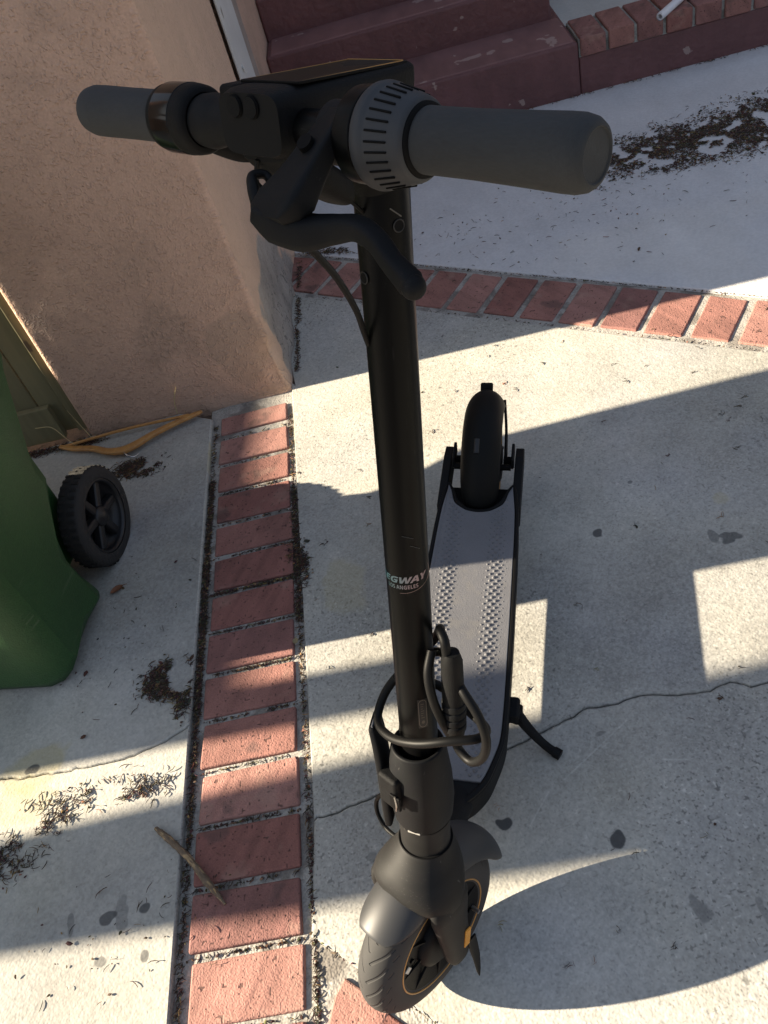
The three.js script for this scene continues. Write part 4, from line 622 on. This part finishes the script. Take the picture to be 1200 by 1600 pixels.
// ---------------------------------------------------------------- litter: pine needles, crumbs of bark, twigs
{
  const up = (x, z) => { // height of the surface under a point
    const a = s1L(z)[0], b = s1R(z)[0]; if (z > -1.96 && x > a - 0.001 && x < b + 0.001) { const q = ((x + 0.3535) * s1n[0] + (z + 1.8375) * s1n[1]) / 0.1076, f = q - Math.floor(q), across = (x + 0.3535) * s1d[0] + (z + 1.8375) * s1d[1]; return f < 0.06 || f > 0.94 || across < 0.003 || across > 0.192 ? -0.006 : 0.002; }
    return z > -1.96 && x <= a ? 0.009 : 0.0005;
  };
  const needle = (() => { const g = sweep([V(-0.5, 0, 0), V(-0.15, 0.02, 0.06), V(0.2, 0.02, 0.05), V(0.5, 0, -0.06)], [0.02, 0.03, 0.03, 0.014], 3); return g; })();
  const crumb = (() => { const g = new THREE.IcosahedronGeometry(1, 0); const p = g.attributes.position; for (let i = 0; i < p.count; i++) { const k = 0.7 + 0.6 * hash(Math.round(p.getX(i) * 50), Math.round(p.getY(i) * 50 + p.getZ(i) * 9), 5); p.setXYZ(i, p.getX(i) * k * 1.4, p.getY(i) * k * 0.5, p.getZ(i) * k); } g.computeVertexNormals(); return g; })();
  const N = [], C = [], E = new THREE.Euler(), Qt = new THREE.Quaternion();
  const addN = (x, y, z, len, col, dir) => { E.set(rr(-0.25, 0.25), dir ?? rr(0, 6.283), rr(-0.2, 0.2)); N.push([new THREE.Matrix4().compose(V(x, y + rr(0.0003, 0.0012), z), Qt.setFromEuler(E).clone(), V(len, 0.03 * rr(0.8, 1.4) , len * rr(0.7, 1.6)).multiply(V(1, 1, 1))), col]); };
  const addC = (x, y, z, r, col) => { E.set(rr(-0.4, 0.4), rr(0, 6.283), rr(-0.4, 0.4)); C.push([new THREE.Matrix4().compose(V(x, y + r * 0.25, z), Qt.setFromEuler(E).clone(), V(r, r, r)), col]); };
  const brown = () => { const k = rnd(); return k < 0.86 ? [rr(0.045, 0.1), rr(0.03, 0.065), rr(0.022, 0.045)] : [rr(0.2, 0.34), rr(0.13, 0.22), rr(0.06, 0.11)]; };
  const gauss = () => (rnd() + rnd() + rnd() - 1.5) / 1.0;
  const patch = (cx, cz, rx, rz, n, { turn = 0, scale = 26, s = 3, keep = 0.45, crumbs = 0.4, y } = {}) => {
    for (let k = 0, tries = 0; k < n && tries < n * 8; tries++) {
      const a = gauss() * rx, b = gauss() * rz, x = cx + a * Math.cos(turn) - b * Math.sin(turn), z = cz + a * Math.sin(turn) + b * Math.cos(turn);
      if (fbm(x * scale, z * scale, 1600 + s, 3) < keep) continue; k++;
      const h = (y ?? up(x, z)) + rr(0, 0.003); rnd() < crumbs ? rnd() < 0.08 ? addC(x, h, z, rr(0.003, 0.005), [rr(0.04, 0.09), rr(0.028, 0.055), rr(0.02, 0.036)]) : addC(x, h, z, rr(0.0008, 0.0026), brown()) : addN(x, h, z, rr(0.008, 0.02), brown());
    }
  };
  const along = (x0, z0, x1, z1, spread, n, o = {}) => { for (let k = 0; k < n; k++) { const t = rnd(), x = mix(x0, x1, t) + gauss() * spread, z = mix(z0, z1, t) + gauss() * spread * 0.6, h = (o.y ?? up(x, z)) + rr(0, o.pile ?? 0.003); if ((o.mask ?? 0) && fbm(x * 20, z * 20, 1700, 3) < o.mask) continue; rnd() < (o.crumbs ?? 0.45) ? addC(x, h, z, rr(0.0008, 0.0024), brown()) : addN(x, h, z, rr(0.007, 0.018), brown()); } };
  // the long band: both edges and every joint
  for (const [z0, z1, n] of [[-1.9, -1.65, 120], [-1.68, -1.35, 1100], [-1.4, -1.0, 1500], [-1.0, -0.75, 420], [-0.75, -0.4, 300]]) along(s1L(z0)[0] + 0.009, z0, s1L(z1)[0] + 0.009, z1, 0.006, n, { pile: 0.007 });
  for (const [z0, z1, n, sp] of [[-1.85, -1.5, 200, 0.004], [-1.55, -1.15, 900, 0.009], [-1.15, -0.7, 300, 0.005], [-0.7, -0.4, 300, 0.005]]) along(s1R(z0)[0] - 0.009, z0, s1R(z1)[0] - 0.009, z1, sp, n, { pile: 0.005 });
  for (let i = 0; i < 14; i++) { const m = i * 0.1076, x = -0.3535 + s1n[0] * m, z = -1.8375 + s1n[1] * m, n = [20, 30, 90, 60, 80, 330, 120, 150, 90, 40, 110, 90, 80, 30][i]; along(x, z, x + s1d[0] * 0.195, z + s1d[1] * 0.195, 0.0035, n, { pile: i === 5 ? 0.006 : 0.002, crumbs: 0.55, mask: 0.35 }); }
  patch(-0.215, -1.31, 0.02, 0.06, 500, { keep: 0.3 });
  patch(-0.53, -1.105, 0.05, 0.042, 900, { keep: 0.4 }); patch(-0.5, -1.05, 0.03, 0.05, 260, { keep: 0.45 });
  patch(-0.58, -1.82, 0.07, 0.035, 900, { keep: 0.36, turn: 0.2 }); along(-0.82, -2.03, -0.42, -1.965, 0.02, 900, { pile: 0.006, mask: 0.4 }); along(-0.95, -2.05, -0.68, -2.0, 0.03, 900, { y: 0.009, pile: 0.008 });
  patch(-0.72, -0.895, 0.14, 0.045, 190, { keep: 0.42, crumbs: 0.15, turn: 0.1 }); patch(-0.85, -0.82, 0.06, 0.04, 220, { keep: 0.45 }); patch(-0.6, -0.875, 0.09, 0.03, 110, { keep: 0.5, crumbs: 0.2 }); patch(-0.79, -0.86, 0.07, 0.035, 110, { keep: 0.4, crumbs: 0.05 });
  patch(-0.63, -0.64, 0.16, 0.1, 70, { keep: 0.35 }); patch(-0.6, -1.3, 0.2, 0.25, 70, { keep: 0.4, crumbs: 0.6 });
  // brown drift on the pale slab under the steps, and scattered bits
  for (const [cx, cz, rx, rz, n] of [[1.33, -2.56, 0.28, 0.13, 4200], [1.5, -2.45, 0.3, 0.13, 2600], [1.14, -2.56, 0.12, 0.07, 1000], [1.68, -2.55, 0.25, 0.13, 2400], [1.2, -2.44, 0.2, 0.05, 700], [0.98, -2.46, 0.1, 0.06, 80]]) patch(cx, cz, rx, rz, n, { y: 0.0065, scale: 24, s: 40, keep: 0.45, turn: 0.35, crumbs: 0.65 });
  patch(0.9, -2.3, 0.5, 0.3, 190, { y: 0.0065, keep: 0.2, crumbs: 0.35 }); patch(0.5, -2.5, 0.2, 0.2, 60, { y: 0.0065, keep: 0.2 });
  along(-0.105, -2.02, 0.0, -2.62, 0.008, 700, { pile: 0.007, crumbs: 0.7, mask: 0.38 }); along(0.03, -2.66, 0.2, -2.56, 0.03, 500, { y: 0.0065, pile: 0.005, mask: 0.42 });
  along(s2T(-0.5)[0], s2T(-0.5)[1], s2T(1.3)[0], s2T(1.3)[1], 0.004, 650, { y: -0.001, crumbs: 0.8 }); along(s2B(-0.5)[0], s2B(-0.5)[1], s2B(1.3)[0], s2B(1.3)[1], 0.003, 120, { y: 0, crumbs: 0.8 });
  { const a = H2W(0.4, 1.39), b = H2W(2.3, 1.39); along(a[0], a[1], b[0], b[1], 0.012, 700, { y: 0.0065, pile: 0.006, crumbs: 0.7, mask: 0.42 }); }
  // loose curls on the drive
  for (let k = 0; k < 150; k++) { const x = rr(-0.2, 1.3), z = rr(-2.0, -0.35); if (x < s1R(z)[0]) continue; const c = brown(), d0 = rr(0, 6.28), n = 1 + Math.floor(rnd() * 4); for (let q = 0; q < n; q++) addN(x + gauss() * 0.006, 0.0007, z + gauss() * 0.006, rr(0.005, 0.014), c, d0 + q * 0.9 + gauss()); if (rnd() < 0.3) addC(x, 0, z, rr(0.001, 0.003), c); }
  along(s3o[0], s3o[1], s3o[0] + s3n[0] * 0.5, s3o[1] + s3n[1] * 0.5, 0.003, 110, { y: -0.004, crumbs: 0.6 });
  const litterM = mat({ color: lin(1, 1, 1), roughness: 1 });
  const put = (name, label, geo, list) => { const o = new THREE.InstancedMesh(geo, litterM, list.length); o.name = name; o.castShadow = o.receiveShadow = true; o.userData = { kind: 'stuff', label, category: 'litter' }; const c = new THREE.Color(); list.forEach(([m, k], i) => { o.setMatrixAt(i, m); o.setColorAt(i, c.setRGB(...k)); }); scene.add(o); };
  put('pine_needles', 'dry brown pine needles fallen in joints and drifts on the paving', needle, N); put('bark_crumbs', 'dark crumbs of bark and soil among the fallen needles', crumb, C);
}
{ // dry stick lying half on the bricks
  const P = [[-0.563, 0.014, -0.79], [-0.545, 0.016, -0.768], [-0.52, 0.013, -0.735], [-0.497, 0.0115, -0.7], [-0.48, 0.009, -0.668], [-0.466, 0.0075, -0.645], [-0.452, 0.0055, -0.622]].map((p) => V(p[0] + 0.5, p[1], p[2] + 0.7));
  const g = sweep(P, [0.0035, 0.006, 0.0058, 0.0055, 0.0068, 0.0048, 0.002], 12, 60), p = g.attributes.position; for (let i = 0; i < p.count; i++) { const k = 0.0016 * (fbm(p.getX(i) * 260, p.getZ(i) * 260 + p.getY(i) * 300, 1801, 3) - 0.5); p.setXYZ(i, p.getX(i) + k, p.getY(i) + k, p.getZ(i) - k); } g.computeVertexNormals();
  const o = thing('dry_stick', 'dry brown stick lying across the brick band edge', 'stick', [-0.5, 0, -0.7]);
  mesh('bark', g, mat({ map: colorTex(256, (u, v, q) => { const a = fbm(u * 10, v * 60, 1811, 4), k = smooth(0.55, 0.7, fbm(u * 6, v * 14, 1821, 3)); q[0] = mix(0.16, 0.36, k) * (0.6 + 0.8 * a); q[1] = mix(0.115, 0.25, k) * (0.6 + 0.8 * a); q[2] = mix(0.075, 0.13, k) * (0.6 + 0.8 * a); }, 0), roughness: 0.9 }), o);
  mesh('split_end', sweep([V(0.028, 0.008, 0.045), V(0.034, 0.013, 0.052), V(0.037, 0.015, 0.06)], [0.002, 0.0014, 0.0006], 6), mat({ color: lin(0.4, 0.27, 0.13), roughness: 0.9 }), o);
}
{ // curled dry leaf by the cart, tan leaf on the bricks, straws by the gate
  const leafM = mat({ color: lin(0.2, 0.085, 0.04), roughness: 0.8 }), tanM = mat({ color: lin(0.3, 0.24, 0.13), roughness: 0.85 }), strawM = mat({ color: lin(0.5, 0.4, 0.2), roughness: 0.8 });
  const leaf = (name, label, x, y, z, l, w, turn, m) => { const t = thing(name, label, 'leaf', [x, y, z]); const g = shell((u, v, off) => { const s = Math.sin(Math.PI * Math.min(1, u * 1.05)) ** 0.7 * w, q = v * 2 - 1; return V((u - 0.5) * l, 0.003 + q * q * s * 0.5 + 0.3 * l * (u - 0.5) ** 2 - off, q * s); }, 12, 6, 0.0005); mesh('blade', g.rotateY(turn), m, t); mesh('leaf_stalk', sweep([V(l * 0.45, 0.006, 0), V(l * 0.7, 0.004, 0.002)], [0.0009, 0.0006], 6).rotateY(turn), m, t); };
  leaf('dry_leaf', 'curled red brown leaf at the foot of the green cart', -0.635, 0.009, -1.403, 0.035, 0.009, 0.4, leafM);
  leaf('dry_leaf', 'small pale tan leaf on a brick of the long band', -0.255, 0.002, -1.098, 0.016, 0.006, 1.4, tanM);
  for (const [name, label, pts] of [['straw_stalk', 'curved pale straw stalk leaning on the khaki gate', [[-0.83, 0.1, -2.02], [-0.79, 0.09, -2.015], [-0.765, 0.05, -2.0], [-0.745, 0.02, -1.985]]], ['straw_stalk', 'pale straw stalk beside the wooden hanger tip', [[-0.7, 0.012, -2.0], [-0.72, 0.02, -2.04], [-0.735, 0.06, -2.058], [-0.74, 0.1, -2.055]]], ['straw_stalk', 'short branching straw stalk clinging to the wall foot', [[-0.455, 0.02, -1.985], [-0.45, 0.05, -1.996], [-0.44, 0.075, -1.99], [-0.425, 0.1, -1.99]]]]) { const t = thing(name, label, 'straw', pts[0]); const b = V(...pts[0]); mesh('stem', sweep(pts.map((p) => V(...p).sub(b)), [0.0011, 0.0012, 0.001, 0.0006], 6, 20), strawM, t); }
}

renderer.render(scene, camera);
